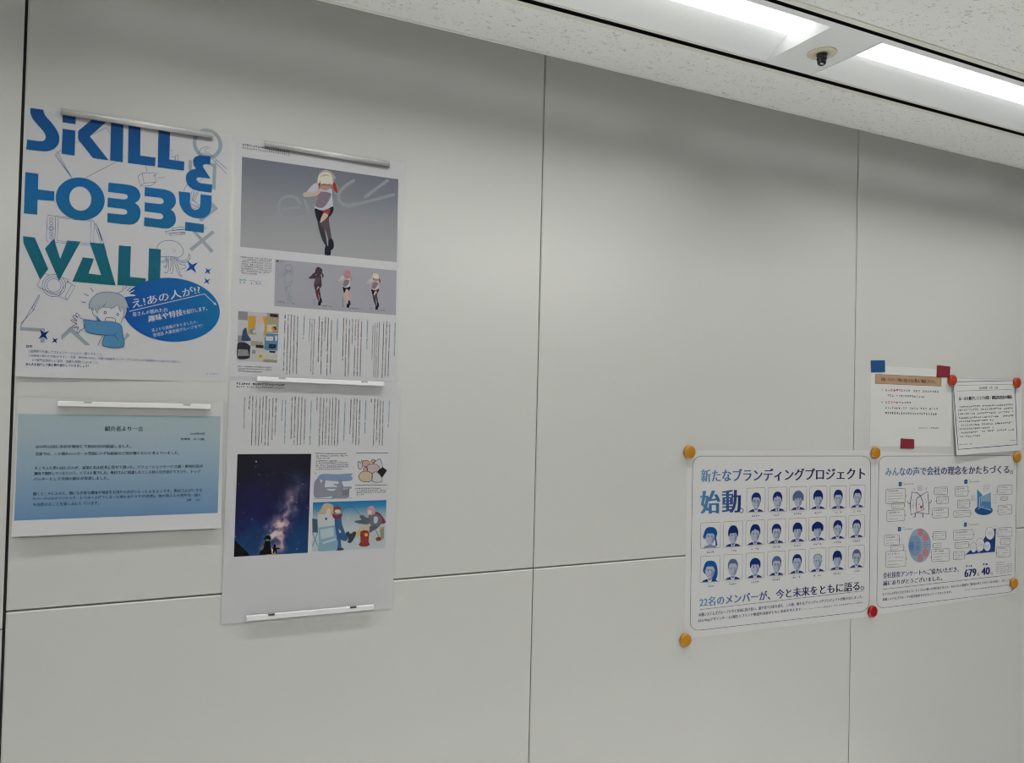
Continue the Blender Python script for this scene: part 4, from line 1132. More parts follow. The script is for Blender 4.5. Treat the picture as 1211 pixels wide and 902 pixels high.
P_BG = col('portrait_background', 166, 166, 168); P_FACE = col('portrait_skin', 136, 142, 154); P_FACE2 = col('portrait_skin_shade', 104, 112, 136); P_HAIR = col('portrait_hair', 26, 38, 82); P_HAIR2 = col('portrait_hair_grey', 70, 80, 110); P_BLUE = col('portrait_hair_blue', 20, 66, 116); P_SUIT = col('portrait_suit', 34, 44, 84); P_LINE = col('portrait_frame', 72, 76, 84); P_WH = col('portrait_collar', 172, 174, 180); P_EYE = col('portrait_eye', 48, 58, 96)
def portrait(q, seed, style='short', glasses=False, hairm=None, cap=None):
    br.part('portrait', new=True)
    rnd = random.Random(seed)
    U = lambda pts: [bil(q, u, v) for u, v in pts]
    br.line(br.rrect(q, 1.4, 4), 0.35, P_LINE, 1, True)
    hm = hairm or P_HAIR
    dx = rnd.uniform(-0.015, 0.015)
    sc = rnd.uniform(0.95, 1.05)
    top = 0.2 + rnd.uniform(-0.02, 0.03)
    cx = 0.5 + dx
    W_ = 0.238 * sc
    chin = 0.86
    suit = style not in ('ponytail', 'plain')
    if style in ('bob', 'ponytail'):
        pts = [(cx - W_ * 1.3, 0.62), (cx - W_ * 1.25, 0.4), (cx - W_ * 0.8, top), (cx, top - 0.04), (cx + W_ * 0.9, top), (cx + W_ * 1.45, 0.4)]
        pts += [(cx + W_ * 1.6, 0.72), (cx + W_ * 1.2, 0.92), (cx + W_ * 0.6, 0.95)] if style == 'bob' else [(cx + W_ * 1.25, 0.62), (cx + W_ * 1.5, 0.88), (cx + W_ * 1.1, 0.92), (cx + W_ * 0.9, 0.68)]
        br.poly(U(smooth(pts, True, 3)), hm, 2)
    sh = 0.93
    if suit:
        br.poly(U([(cx - 0.40, 0.985), (cx - 0.33, sh), (cx - 0.14, 0.87), (cx, 0.985), (cx + 0.14, 0.87), (cx + 0.33, sh), (cx + 0.40, 0.985)]), P_SUIT, 2)
        br.poly(U([(cx - 0.13, 0.87), (cx + 0.13, 0.87), (cx + 0.07, 0.985), (cx - 0.07, 0.985)]), P_WH, 2.5)
        if rnd.random() < 0.5:
            br.poly(U([(cx - 0.022, 0.92), (cx + 0.022, 0.92), (cx + 0.03, 0.985), (cx - 0.03, 0.985)]), P_SUIT, 3)
    else:
        br.poly(U([(cx - 0.36, 0.985), (cx - 0.24, 0.90), (cx, 0.87), (cx + 0.24, 0.90), (cx + 0.36, 0.985)]), P_FACE2 if style == 'ponytail' else P_WH, 2)
    br.poly(U([(cx - 0.1, 0.75), (cx + 0.1, 0.75), (cx + 0.1, 0.9), (cx, 0.95), (cx - 0.1, 0.9)]), P_FACE2, 3)
    br.poly(U(smooth([(cx - W_, 0.48), (cx - W_ * 0.9, 0.34), (cx, 0.28), (cx + W_ * 0.9, 0.34), (cx + W_, 0.48), (cx + W_ * 0.86, 0.70), (cx + W_ * 0.42, chin - 0.02), (cx, chin), (cx - W_ * 0.42, chin - 0.02), (cx - W_ * 0.86, 0.70)], True, 3)), P_FACE, 3.5)
    for s_ in (-1, 1):
        br.poly(U(ell(cx + s_ * W_ * 1.02, 0.56, 0.022, 0.045, 8)), P_FACE2, 3.3)
        br.poly(U([(cx + s_ * 0.035, 0.515), (cx + s_ * 0.135, 0.505), (cx + s_ * 0.135, 0.52), (cx + s_ * 0.035, 0.535)]), P_EYE, 4)
        br.poly(U(ell(cx + s_ * 0.085, 0.56, 0.034, 0.014, 8)), P_EYE, 4)
        if glasses:
            br.line(U(ell(cx + s_ * 0.088, 0.56, 0.068, 0.042, 12)), 0.28, P_EYE, 4.3, True)
    br.poly(U([(cx - 0.02, 0.66), (cx + 0.02, 0.66), (cx + 0.028, 0.672), (cx - 0.028, 0.672)]), P_FACE2, 4)
    mw = rnd.uniform(0.05, 0.075)
    br.poly(U([(cx - mw, 0.745), (cx, 0.752), (cx + mw, 0.745), (cx + mw * 0.6, 0.764), (cx - mw * 0.6, 0.764)]), P_EYE if rnd.random() < 0.5 else P_WH, 4)
    br.poly(U(smooth([(cx + W_ * 0.35, 0.62), (cx + W_ * 0.92, 0.55), (cx + W_ * 0.8, 0.72), (cx + W_ * 0.35, 0.84)], True, 3)), P_FACE2, 3.8)
    if style == 'bald':
        br.line(U(smooth([(cx - W_, 0.46), (cx - W_ * 0.85, 0.32), (cx, 0.245), (cx + W_ * 0.85, 0.32), (cx + W_, 0.46)], False, 4)), 0.7, hm, 4.5)
        br.poly(U(smooth([(cx - W_ * 0.95, 0.42), (cx - W_ * 0.7, 0.28), (cx, 0.24), (cx + W_ * 0.7, 0.28), (cx + W_ * 0.95, 0.42), (cx, 0.33)], True, 3)), P_FACE, 4.2)
    else:
        low = {'short': 0.395, 'up': 0.36, 'fringe': 0.45, 'bowl': 0.48, 'part': 0.40, 'bob': 0.40, 'ponytail': 0.43, 'plain': 0.45}[style]
        wd = {'bowl': 1.28, 'fringe': 1.12, 'bob': 1.1}.get(style, 1.06)
        side = {'bowl': 0.60, 'fringe': 0.58, 'ponytail': 0.60}.get(style, 0.55)
        jag = [(cx + W_ * wd, side), (cx + W_ * 0.92, side), (cx + W_ * 0.84, low + 0.07), (cx + W_ * 0.62, low + 0.01), (cx + W_ * 0.4, low - 0.01 * (style in ('up', 'short'))), (cx + W_ * 0.25, low + (0.03 if style in ('fringe', 'bowl') else 0)), (cx - W_ * 0.1, low - (0.06 if style == 'part' else 0.0)),
               (cx - W_ * 0.4, low + (0.03 if style in ('fringe', 'bowl', 'part') else -0.01)), (cx - W_ * 0.64, low + 0.0), (cx - W_ * 0.84, low + 0.07), (cx - W_ * 0.92, side), (cx - W_ * wd, side)]
        crown = smooth([(cx - W_ * wd, side), (cx - W_ * wd * 1.03, 0.38), (cx - W_ * 0.72, top + 0.02), (cx - W_ * 0.1, top - 0.03), (cx + W_ * 0.65, top + 0.01), (cx + W_ * wd * 1.03, 0.38), (cx + W_ * wd, side)], False, 4)
        br.poly(U(crown + jag[1:-1]), hm, 4.6)
    # caption under the picture
    a = bil(q, 0.5, 1.075); c = bil(q, 0.5, 1.16)
    s1 = rnd.choice((6, 10, 15)); sl = 0.02
    br.scrib(a[0] - s1 / 2, a[1] + s1 / 2 * 0.08, a[0] + s1 / 2, a[1] - s1 / 2 * 0.08, 0.9, M_TXL, 2, seed + 500)
    br.scrib(c[0] - 4.6, c[1] + 0.35, c[0] + 4.6, c[1] - 0.35, 1.9, M_INDIGO, 2, seed + 600, 1.3)

def pq(f, x0, y0, x1, y1, dy=6):
    return f([(x0, y0), (x1, y0 - dy), (x1 - 3, y1 - dy), (x0 - 3, y1)])
row1 = [(PL, 475, 54, 638, 268), (PL, 668, 48, 830, 262), (PR, 102, 42, 254, 250), (PR, 283, 38, 436, 242), (PR, 463, 36, 608, 238), (PR, 637, 28, 775, 228)]
row2 = [(PL, 65, 362, 240, 590), (PL, 268, 352, 438, 578), (PL, 467, 342, 632, 562), (PL, 660, 332, 820, 548), (PR, 97, 324, 250, 534), (PR, 276, 314, 430, 522), (PR, 458, 308, 606, 508), (PR, 631, 298, 773, 496)]
row3 = [(PL, 62, 660, 238, 892), (PL, 270, 646, 436, 872), (PL, 467, 632, 630, 856), (PL, 660, 618, 818, 834), (PR, 92, 604, 246, 816), (PR, 277, 590, 428, 800), (PR, 452, 580, 602, 784), (PR, 626, 566, 768, 764)]
styles = ['short', 'part', 'bowl', 'fringe', 'short', 'up', 'ponytail', 'fringe', 'part', 'short', 'fringe', 'bowl', 'part', 'up', 'bob', 'up', 'fringe', 'short', 'up', 'bald', 'fringe', 'up']
glass = {0, 9, 17, 21}
for k, (f, x0, y0, x1, y1) in enumerate(row1 + row2 + row3):
    hm = {2: P_HAIR2, 6: P_BLUE, 14: P_BLUE, 15: P_HAIR2, 17: P_HAIR2, 19: P_HAIR2, 21: P_HAIR2}.get(k)
    portrait(pq(f, x0, y0, x1, y1, 8 if k > 5 else 5), 900 + k, styles[k], k in glass, hm)

br.part('slogan')
br.text('22名のメンバーが、今と未来をともに語る', PB([(138, 336), (1092, 236), (1092, 292), (138, 392)]), M_HEAD, 2, 0.032, 2)
br.line(PB(ell(1108, 278, 9, 10, 16)), 0.7, M_INDIGO, 2, True)
br.line(PB([(138, 407), (1116, 295)]), 0.5, M_EDGE, 2)
br.part('body_text')
br.text('両備システムズグループの今と未来に向き合い、語り合う22名を迎え、この春、新たなブランディングプロジェクトが動き出しました。', PB([(133, 427), (1112, 320), (1112, 338), (133, 450)]), M_INDIGO, 2, 0.022)
br.text('RSG-Wayデザインチーム5期生とブランド推進担当者がともに未来を考えます。', PB([(130, 463), (750, 394), (750, 414), (130, 487)]), M_INDIGO, 2, 0.022)
br.scrib(*PB([(758, 405)])[0], *PB([(870, 392)])[0], 1.4, M_TXL, 2, 701); br.scrib(*PB([(872, 392)])[0], *PB([(1112, 364)])[0], 1.6, M_INDIGO, 2, 702, 1.2)
br.done()

# ---------------------------------------------------------------- poster with the diagrams
Q1 = crop(1020, 520, 6.34); Q2 = crop(1020, 630, 6.34); QA = crop(1040, 560, 11.27); QB = crop(1120, 560, 7.518); QC = crop(1040, 620, 12.88); QD = crop(1040, 660, 7.082)
M_HEAD3 = mat('third_heading_ink', (0.02, 0.05, 0.2), 0.5, 0.3)
axis_gradient(M_HEAD3, 0, -0.28, 0.05, [(0, ink(84, 124, 150)), (0.35, ink(56, 94, 130)), (0.7, ink(36, 50, 92)), (1, ink(30, 38, 70))])
di = Print('poster', [(1034.9, 533.0), (1203.2, 539.8), (1201.0, 701.0), (1031.9, 727.4)], M_PAPER2,
           'landscape poster of small diagrams and speech bubbles', 'poster')
di.part('border_line')
di.line(di.rrect([(1039.4, 539.2), (1204.2 - 1.2, 538.6), (1199.6, 699.4), (1036.6, 719.4)], 8.5, 8), 0.5, M_EDGE, 1, True)
di.part('heading')
di.text('みんなの声で会社の理念をかたちづくる', Q1([(172, 205), (1098, 190), (1098, 252), (172, 272)]), M_HEAD3, 2, 0.034, 2)
di.line(Q1(ell(1118, 242, 9, 11, 16)), 0.6, M_INDIGO, 2, True)
M_BUB = col('bubble_line_ink', 54, 57, 68)
BSEED = [0]
def bubble(f, x0, y0, x1, y1, tail, rows, hd=False, sl=-0.055):
    di.part('speech_bubble', new=True)
    dy = (x1 - x0) * sl
    q = f([(x0, y0), (x1, y0 + dy), (x1, y1 + dy), (x0, y1)])
    di.line(di.rrect(q, 1.5, 4), 0.4, M_BUB, 2, True)
    if tail:
        u, v = (1.0, 0.5) if tail == 'R' else (0.0, 0.6)
        d = 0.09 if tail == 'R' else -0.09
        di.line([bil(q, u, v - 0.06), bil(q, u + d, v + 0.02), bil(q, u, v + 0.08)], 0.4, M_BUB, 2)
    n = rows + (1 if hd else 0)
    for k in range(n):
        v = (k + 0.75) / (n + 0.5)
        BSEED[0] += 1
        a = bil(q, 0.1, v); e = bil(q, 0.9 if k < n - 1 or n == 1 else 0.62, v)
        if hd and k == 0:
            e = bil(q, 0.7, v)
            di.scrib(*a, *e, 1.5, M_INDIGO, 2, 2000 + BSEED[0], 1.4)
        else:
            di.scrib(*a, *e, 1.05, M_BUB, 2, 2000 + BSEED[0])
bubble(QA, 85, 208, 345, 402, 'R', 4, True); bubble(QA, 165, 390, 330, 468, 'R', 2); bubble(QA, 98, 492, 335, 638, 'R', 2, True)
bubble(QA, 730, 185, 905, 282, 'L', 3); bubble(QA, 760, 305, 918, 402, 'L', 3); bubble(QA, 706, 462, 918, 592, 'L', 2, True)
bubble(QB, 72, 118, 186, 202, 'R', 2, True); bubble(QB, 92, 236, 200, 308, 'R', 3); bubble(QB, 58, 332, 208, 388, 'R', 2)
bubble(QB, 448, 106, 577, 188, 'L', 2, True); bubble(QB, 474, 206, 540, 238, 'L', 1); bubble(QB, 452, 282, 575, 364, 'L', 2, True)
bubble(QC, 74, 164, 300, 325, 'R', 2, True); bubble(QC, 174, 316, 368, 408, 'R', 2); bubble(QC, 96, 412, 398, 655, 'R', 3, True)
bubble(QC, 815, 112, 1010, 234, 'L', 3); bubble(QC, 818, 288, 938, 356, 'L', 1); bubble(QC, 792, 382, 1064, 568, 'L', 3, True)
bubble(QB, 57, 505, 232, 590, 'R', 2, True); bubble(QB, 70, 612, 192, 666, 'R', 2); bubble(QB, 54, 694, 154, 764, 'R', 3)
bubble(QB, 452, 482, 577, 562, 'L', 2, True); bubble(QB, 474, 578, 562, 632, 'L', 2); bubble(QB, 440, 650, 562, 742, 'L', 3, True)
M_ICON = col('icon_ink', 36, 66, 106)
for f, x, y, w_, h_ in ((Q1, 270, 316, 24, 32), (Q1, 762, 298, 25, 32), (Q1, 264, 654, 24, 32), (Q1, 760, 620, 22, 32)):
    di.part('number_tag', new=True)
    q = f([(x, y), (x + w_, y - 2), (x + w_, y + h_ - 2), (x, y + h_)])
    di.poly(di.rrect(q, 0.7, 3), M_ICON, 2); di.poly(ell(*bil(q, 0.5, 0.5), 0.7, 1.1, 10), M_SWEAT, 3)
    BSEED[0] += 1
    di.scrib(*f([(x + w_ + 10, y + 4)])[0], *f([(x + w_ + 26, y + 3)])[0], 0.9, M_BUB, 2, 2100 + BSEED[0])
    di.scrib(*f([(x + w_ + 10, y + 18)])[0], *f([(x + w_ + 90, y + 13)])[0], 1.5, M_BUB, 2, 2150 + BSEED[0])
di.part('booklet_drawing')
b1 = QA([(432, 245), (500, 252), (545, 295), (572, 360), (580, 430), (590, 478), (418, 548), (408, 400)])
b2 = QA([(545, 295), (640, 236), (652, 350), (660, 535), (495, 518), (490, 420), (492, 332)])
di.line(b1, 0.75, M_INDIGO, 3, True); di.line(b2, 0.75, M_INDIGO, 3, True)
di.line(QA(smooth([(405, 402), (385, 395), (375, 368)], False)), 0.6, M_INDIGO, 3); di.line(QA(smooth([(660, 392), (682, 382), (695, 352)], False)), 0.6, M_INDIGO, 3)
di.line(QA([(480, 525), (475, 570), (455, 580)]), 0.8, M_INDIGO, 3); di.line(QA([(578, 530), (575, 570), (582, 582)]), 0.8, M_INDIGO, 3)
for k, (x0, y0, x1) in enumerate(((435, 354, 462), (432, 388, 462), (430, 420, 466), (428, 445, 466), (600, 345, 625), (600, 380, 628), (500, 450, 522), (505, 470, 525))):
    di.scrib(*QA([(x0, y0)])[0], *QA([(x1, y0 - 2)])[0], 1.2, M_BUB if k else M_INDIGO, 3, 2300 + k)
di.poly(QA([(542, 425), (570, 425), (572, 450), (555, 472), (538, 450)]), col('print_heart_red', 150, 70, 66), 3.2)
di.line(QA([(512, 402), (522, 412), (535, 400)]), 0.5, M_INDIGO, 3.4); di.line(QA([(455, 190), (470, 225)]), 0.4, M_BUB, 3); di.line(QA([(630, 182), (615, 220)]), 0.4, M_BUB, 3)
for k, y in enumerate((164, 186, 204, 222)):
    di.scrib(*QA([(505, y)])[0], *QA([(578 - 8 * (k == 3), y - 3)])[0], 1.1, M_BUB, 3, 2320 + k)
di.part('room_drawing')
M_R1 = col('print_room_blue', 66, 104, 138); M_R2 = col('print_room_pale', 108, 128, 148); M_R3 = col('print_room_deep', 36, 68, 108); M_R4 = col('print_room_line', 156, 170, 186)
di.poly(QB(ell(325, 325, 80, 43, 30)), M_R3, 2); di.poly(QB([(266, 138), (312, 185), (312, 285), (266, 298)]), M_R1, 3); di.poly(QB([(300, 205), (388, 165), (390, 325), (300, 285)]), M_R2, 3.3); di.poly(QB([(312, 245), (388, 248), (390, 322), (300, 285)]), M_R1, 3.6)
di.line(QB([(290, 290), (288, 212), (310, 205)]), 0.6, M_R4, 4); di.line(QB([(275, 290), (390, 325)]), 0.6, M_R4, 4); di.line(QB([(330, 285), (272, 312)]), 0.5, M_R4, 4)
for k in range(4):
    di.scrib(*QB([(318, 104 + 15 * k)])[0], *QB([(392 - 10 * k, 102 + 15 * k)])[0], 1.0, M_BUB, 3, 2340 + k)
    di.scrib(*QB([(402, 188 + 24 * k)])[0], *QB([(442, 186 + 24 * k)])[0], 0.9, M_BUB, 3, 2350 + k)
    di.scrib(*QB([(210, 198 + 13 * k)])[0], *QB([(252, 195 + 13 * k)])[0], 1.0, M_BUB, 3, 2360 + k)
di.part('circle_chart')
M_C1 = col('print_chart_pale', 120, 132, 150); M_C2 = col('print_chart_mid', 100, 120, 142); M_C3 = col('print_chart_deep', 74, 106, 144); M_C4 = col('print_chart_pink', 158, 104, 110); M_C5 = col('print_chart_pink_ring', 150, 76, 88)
di.poly(QC(ell(612, 318, 172, 260, 40)), M_C1, 2); di.poly(QC(ell(540, 325, 100, 155, 36)), M_C2, 2.6); di.poly(QC(ell(486, 332, 43, 74, 28)), M_C3, 3.2)
for cx, cy in ((622, 122), (702, 198), (700, 425), (620, 508)):
    di.poly(QC(ell(cx, cy, 40, 57, 24)), M_C4, 3); di.line(QC(ell(cx, cy, 33, 48, 24)), 0.35, M_C5, 3.5, True); di.scrib(*QC([(cx - 14, cy)])[0], *QC([(cx + 14, cy - 2)])[0], 0.9, M_INDIGO, 3.8, 2400 + int(cx))
for k, (x0, y0, x1) in enumerate(((545, 275, 602), (545, 328, 612), (545, 350, 612), (545, 372, 612), (545, 393, 612), (660, 280, 740), (660, 305, 770), (660, 330, 745), (660, 352, 720), (462, 328, 510))):
    di.scrib(*QC([(x0, y0)])[0], *QC([(x1, y0 - 4)])[0], 1.1, M_INDIGO, 3.8, 2420 + k)
di.part('growth_drawing')
M_GN = col('print_growth_navy', 36, 56, 104)
di.poly(QB([(162, 720), (205, 680), (240, 660), (285, 700), (280, 708)]), M_GN, 2); di.poly(QB([(285, 708), (300, 640), (330, 570), (375, 540), (420, 488), (434, 486), (418, 695), (300, 706)]), M_GN, 2)
di.poly(QB([(424, 500), (434, 488), (424, 696), (414, 697)]), M_BUB, 2.3); di.line(QB([(330, 580), (350, 548)]), 1.1, M_GN, 2)
for cx, cy, rx, ry in ((234, 655, 27, 44), (295, 630, 36, 58), (356, 645, 30, 42), (380, 530, 40, 56)):
    di.poly(QB(ell(cx, cy, rx, ry, 26)), M_WHITE, 3); di.line(QB(ell(cx, cy, rx, ry, 26)), 0.3, M_BUB, 3.3, True)
    for k in range(3):
        di.scrib(*QB([(cx - rx * 0.6, cy - 12 + 12 * k)])[0], *QB([(cx + rx * 0.6, cy - 13 + 12 * k)])[0], 0.9, M_BUB, 3.5, 2450 + k + cx)
di.scrib(*QB([(410, 468)])[0], *QB([(455, 462)])[0], 1.0, M_INDIGO, 3, 2490)
di.part('thanks_text')
di.text('全社投票アンケートへご協力いただき、', QD([(30, 120), (664, 68), (664, 112), (30, 170)]), M_INDIGO, 2, 0.03, 2)
di.text('誠にありがとうございました。', QD([(30, 188), (525, 146), (525, 184), (30, 230)]), M_INDIGO, 2, 0.03, 2)
di.line(QD([(28, 260), (1106, 137)]), 0.5, M_EDGE, 2)
di.part('vote_figures')
di.text('679', QD([(714, 94), (808, 84), (808, 148), (714, 158)]), M_INDIGO, 2, 0.05, 3); di.text('名', QD([(818, 122), (836, 120), (836, 146), (818, 148)]), M_INDIGO, 2)
di.text('40', QD([(856, 80), (922, 72), (922, 134), (856, 142)]), M_INDIGO, 2, 0.05, 3); di.text('%', QD([(930, 116), (950, 114), (950, 136), (930, 138)]), M_INDIGO, 2)
di.scrib(*QD([(722, 67)])[0], *QD([(780, 61)])[0], 2.6, M_INDIGO, 2, 2501, 1.2); di.scrib(*QD([(860, 52)])[0], *QD([(908, 47)])[0], 2.6, M_INDIGO, 2, 2502, 1.2)
for k in range(6):
    di.scrib(*QD([(970 + 2 * (k > 0), 38 + 18.5 * k)])[0], *QD([((1112 if k else 1048), (28 if k else 32) + 15.5 * k)])[0], 1.3, M_INDIGO if k == 0 else M_BUB, 2, 2510 + k)
di.part('body_text')
di.text('たくさんの声をいただきました。たくさんの想いを受け取りました。みなさんの貴重なご意見のひとつひとつを大切に、力にして、', QD([(26, 290), (1100, 168), (1100, 190), (26, 314)]), M_INDIGO, 2, 0.022)
di.text('両備システムズグループの経営体系をかたちづくってまいります。', QD([(26, 334), (606, 270), (606, 292), (26, 358)]), M_INDIGO, 2, 0.022)
di.scrib(*QD([(712, 266)])[0], *QD([(830, 253)])[0], 1.3, M_TXL, 2, 2530); di.scrib(*QD([(832, 253)])[0], *QD([(1090, 223)])[0], 1.4, M_INDIGO, 2, 2531, 1.2)
di.done()

# ---------------------------------------------------------------- the two small notices above the pair
NA = crop(1025, 425, 8.59); NB = crop(1115, 435, 8.198)
nt_ = Print('notice', [(1029.6, 431.6), (1125.2, 437.2), (1124.4, 527.6), (1028.6, 527.4)], M_PAPER_B,
            'small white notice with a tan banner, held by flat blue and dark red magnets', 'notice', base=0.0003)
M_TAN2 = col('banner_tan', 148, 122, 99); M_REDT = col('red_text_ink', 140, 34, 54)
nt_.part('banner'); q = NA([(86, 148), (758, 180), (755, 272), (84, 244)])
nt_.poly(q, M_TAN2, 1); nt_.line(q, 0.4, M_TXD, 1.6, True)
nt_.text('出張・テレワーク後に出社された際はご確認ください。', NA([(146, 182), (698, 208), (698, 244), (146, 218)]), M_TXD, 2.5, 0.03, 2)
nt_.part('notice_text')
nt_.tl('①', *NA([(148, 306)])[0], *NA([(166, 307)])[0], 2.2, M_TXG); nt_.tl('②', *NA([(148, 433)])[0], *NA([(166, 434)])[0], 2.2, M_TXG)
nt_.scrib(*NA([(182, 308)])[0], *NA([(322, 312)])[0], 3.0, M_REDT, 2, 2601, 1.3); nt_.scrib(*NA([(324, 312)])[0], *NA([(440, 318)])[0], 2.6, M_TXG, 2, 2602); nt_.scrib(*NA([(470, 320)])[0], *NA([(730, 328)])[0], 2.6, M_TXG, 2, 2603)
nt_.scrib(*NA([(184, 364)])[0], *NA([(588, 378)])[0], 2.6, M_TXG, 2, 2604)
nt_.scrib(*NA([(182, 435)])[0], *NA([(322, 437)])[0], 3.0, M_REDT, 2, 2605, 1.3); nt_.scrib(*NA([(324, 437)])[0], *NA([(452, 440)])[0], 2.6, M_TXG, 2, 2606)
nt_.scrib(*NA([(184, 490)])[0], *NA([(722, 502)])[0], 2.6, M_TXG, 2, 2607); nt_.scrib(*NA([(182, 543)])[0], *NA([(712, 554)])[0], 2.7, M_TXG, 2, 2608, 1.2)
nt_.tl('2024.06.21', *NA([(524, 694)])[0], *NA([(614, 696)])[0], 1.9, M_TXG); nt_.scrib(*NA([(626, 696)])[0], *NA([(738, 698)])[0], 2.2, M_TXG, 2, 2610)
nt_.done()

ru = Print('notice', [(1125.2, 448.0), (1207.4, 449.2), (1207.0, 532.4), (1128.2, 538.2)], M_PAPER_B,
           'small notice with a navy frame and bold rule heading, held by two orange red magnets', 'notice', base=0.0021,
           nx=16, ny=60, lift=lambda x, y: 0.006 * max(0.0, (y - 455) / 82) ** 2 * max(0.0, 1 - (x - 1125) / 90))
ru.part('frame_line'); ru.line(NB([(92, 135), (690, 122), (712, 742), (126, 788)]), 0.85, M_NAVY, 1, True)
ru.part('issue_line')
ru.line(NB([(130, 168), (662, 158)]), 0.3, M_TXG, 1); ru.line(NB([(130, 224), (665, 208)]), 0.3, M_TXG, 1)
ru.tl('2024年度　3号　6月', *NB([(342, 194)])[0], *NB([(523, 191)])[0], 3.4, M_INDIGO, 2, 0.01)
ru.part('heading'); ru.text('ルールを順守しリスク対策・継続的改善の徹底', NB([(148, 278), (664, 262), (664, 298), (148, 318)]), M_TXD, 2, 0.04, 2)
ru.part('body_text')
for k, (x0, y0, x1, y1) in enumerate(((150, 378, 674, 354), (134, 410, 672, 388), (134, 448, 678, 424), (138, 486, 680, 460), (140, 521, 482, 503), (160, 557, 680, 527), (142, 592, 485, 576), (160, 628, 680, 594), (146, 664, 350, 656))):
    ru.scrib(*NB([(x0, y0)])[0], *NB([(x1, y1)])[0], 2.3, M_TXD, 2, 2700 + k, 1.1)
ru.scrib(*NB([(132, 742)])[0], *NB([(270, 734)])[0], 1.2, M_TXD, 2, 2720); ru.scrib(*NB([(632, 703)])[0], *NB([(700, 698)])[0], 1.1, M_TXD, 2, 2721)
ru.done()

# ---------------------------------------------------------------- magnets
def flat_magnet(quad, m, label, y0):
    c = [wp(*p) for p in quad]
    cx = sum(p[0] for p in c) / 4; cz = sum(p[1] for p in c) / 4
    t = 0.0009
    v = [(x - cx, 0, z - cz) for x, z in c] + [(x - cx, -t, z - cz) for x, z in c]
    f = [(0, 1, 2, 3), (7, 6, 5, 4), (0, 4, 5, 1), (1, 5, 6, 2), (2, 6, 7, 3), (3, 7, 4, 0)]
    o = link('flat_magnet', v, f, [m], None, None, (cx, -y0, cz))
    bm = bmesh.new(); bm.from_mesh(o.data); bmesh.ops.recalc_face_normals(bm, faces=bm.faces); bm.to_mesh(o.data); bm.free()
    md = o.modifiers.new('bevel', 'BEVEL'); md.width = 0.0002; md.segments = 2
    return tag(o, label, 'magnet', 'flat square magnets on the notice')
M_MB = mat('blue_magnet_sheet', ink(24, 66, 106), 0.4, 0.4); M_MR = mat('dark_red_magnet_sheet', ink(108, 40, 48), 0.4, 0.4)
flat_magnet(NA([(38, 10), (182, 8), (182, 127), (42, 131)]), M_MB, 'flat blue square magnet at the top left corner of the tan banner notice', 0.0006)
flat_magnet(NA([(711, 57), (845, 71), (840, 185), (706, 176)]), M_MR, 'flat dark red square magnet at the top right of the tan banner notice', 0.0006)
flat_magnet(NA([(342, 800), (479, 810), (477, 906), (338, 905)]), M_MR, 'flat dark red square magnet at the bottom edge of the tan banner notice', 0.0006)

def round_magnet(px, py, r, m, label, group, y0):
    x, z = wp(px, py, y0 + 0.005)
    prof = [(r * 0.97, 0.0), (r, 0.0008), (r, 0.0050), (r * 0.975, 0.0064), (r * 0.92, 0.0072), (r * 0.80, 0.0076), (r * 0.4, 0.0077), (0.0004, 0.0077)]
    o = lathe(prof, 40, m, 'round_magnet', None, (x, -y0, z), axis='Y')
    return tag(o, label, 'magnet', group)
M_MY = mat('yellow_magnet', ink(150, 104, 4), 0.38, 0.5); M_MRD = mat('red_magnet', ink(132, 14, 14), 0.35, 0.5); M_MO = mat('orange_red_magnet', ink(142, 52, 32), 0.35, 0.5)
R_ = 0.0146
for px, py, m, lab, g_, y0 in (
        (816.0, 534.4, M_MY, 'yellow round magnet at the top left corner of the portrait poster', 'yellow round magnets', 0.0006),
        (1036.2, 535.3, M_MY, 'yellow round magnet on the shared top corner of the two posters', 'yellow round magnets', 0.0009),
        (1203.6, 540.6, M_MY, 'yellow round magnet at the top right corner of the diagram poster', 'yellow round magnets', 0.0009),
        (811.2, 757.0, M_MY, 'yellow round magnet at the bottom left corner of the portrait poster', 'yellow round magnets', 0.0006),
        (1199.8, 689.6, M_MY, 'yellow round magnet at the lower right edge of the diagram poster', 'yellow round magnets', 0.0009),
        (1032.6, 723.0, M_MRD, 'bright red round magnet on the shared bottom corner of the two posters', 'red round magnets', 0.0009),
        (1127.2, 449.4, M_MO, 'orange red round magnet at the top left of the navy framed notice', 'red round magnets', 0.0026),
        (1203.5, 452.3, M_MO, 'orange red round magnet at the top right of the navy framed notice', 'red round magnets', 0.0026)):
    round_magnet(px, py, R_, m, lab, g_, y0)

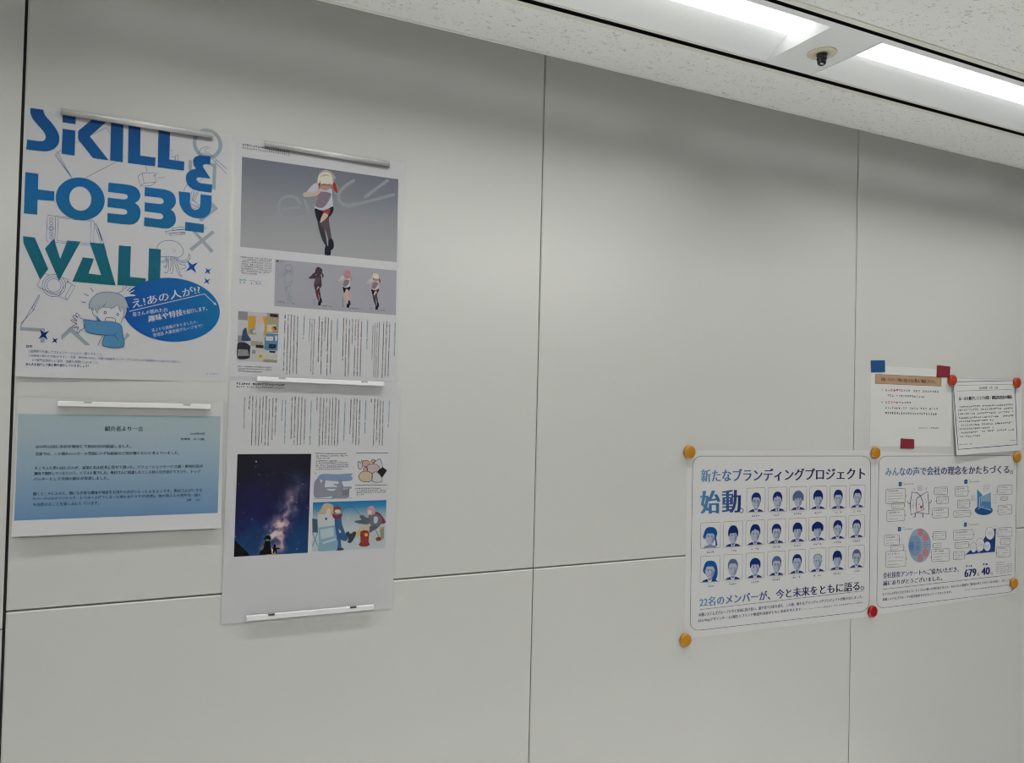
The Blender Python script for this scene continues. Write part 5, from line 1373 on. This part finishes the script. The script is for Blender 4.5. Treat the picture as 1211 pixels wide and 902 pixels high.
# ---------------------------------------------------------------- clear bars that hold the sheets
M_TABG = mat('grey_clip_tab', (0.30, 0.29, 0.27), 0.5, 0.3)
M_TABD = mat('dark_clip_tab', (0.05, 0.05, 0.05), 0.5, 0.3)
def clear_bar(p0, p1, h, label, y0, notches=(0.185, 0.835), tabm=None, rounded=False):
    """a clear plastic magnetic bar: p0 and p1 are the middles of its ends"""
    a = Vector((wp(*p0)[0], 0, wp(*p0)[1])); c = Vector((wp(*p1)[0], 0, wp(*p1)[1]))
    L = (c - a).length
    ang = math.atan2(c.z - a.z, c.x - a.x)
    mid = (a + c) / 2
    d = 0.0044
    hh = h / 2
    if rounded:
        prof = [(0, -hh)] + [(-d * math.sin(t), -hh * math.cos(t)) for t in [math.pi * k / 10 for k in range(1, 10)]] + [(0, hh)]
        lower = prof; split = None
    else:
        lower = [(0, -hh), (-d * 0.8, -hh), (-d, -hh * 0.75), (-d * 0.68, hh * 0.30), (0, hh * 0.30)]
        upper = [(0, hh * 0.30), (-d * 0.68, hh * 0.30), (-d * 0.55, hh * 0.7), (-d * 0.42, hh), (0, hh)]
    b = MB()
    if rounded:
        b.prism_x(lower, -L / 2, L / 2, M_CLEAR_ROUND)
    else:
        b.prism_x(lower, -L / 2, L / 2, M_CLEAR)
        cuts = [0.0]
        for n_ in notches:
            cuts += [n_ - 0.026, n_ + 0.026]
        cuts.append(1.0)
        for s0, s1 in zip(cuts[0::2], cuts[1::2]):
            b.prism_x(upper, -L / 2 + s0 * L, -L / 2 + s1 * L, M_CLEAR)
    o = b.build('magnet_bar', None, (mid.x, -y0, mid.z), smooth=False)
    o.rotation_euler = (0, -ang, 0)
    if rounded:
        for p in o.data.polygons:
            p.use_smooth = len(p.vertices) == 4
    tag(o, label, 'magnet bar', 'clear magnet bars')
    for n_ in notches:
        t = MB()
        x = -L / 2 + n_ * L
        if rounded:
            t.box(x - 0.005, x + 0.005, -d - 0.0004, -d * 0.72, -hh * 0.1, hh * 0.55, M_CLEAR_ROUND)
        else:
            t.box(x - 0.0052, x + 0.0052, -d * 0.8, -0.0004, hh * 0.32, hh * 0.92, tabm or M_TABG)
        t.build('clip_tab', o)
    return o
clear_bar((72.3, 132.6), (251.3, 161.2), 0.0105, 'clear plastic bar with bright glints across the top of the skill and hobby poster', 0.0028, (0.19, 0.84), rounded=True)
clear_bar((312.8, 170.2), (460.0, 194.8), 0.0105, 'clear plastic bar across the top of the upper magazine sheet', 0.0025, (0.19, 0.84), rounded=True)
clear_bar((68.6, 476.9), (248.6, 480.7), 0.0082, 'clear plastic bar with notches across the top of the blue message sheet', 0.0024)
clear_bar((303.6, 447.8), (453.0, 454.0), 0.0082, 'clear plastic bar with notches where the two magazine sheets overlap', 0.0040)
clear_bar((291.0, 730.2), (440.8, 716.6), 0.0092, 'clear plastic bar with dark tabs along the bottom of the lower magazine sheet', 0.0040, (0.185, 0.83), M_TABD)
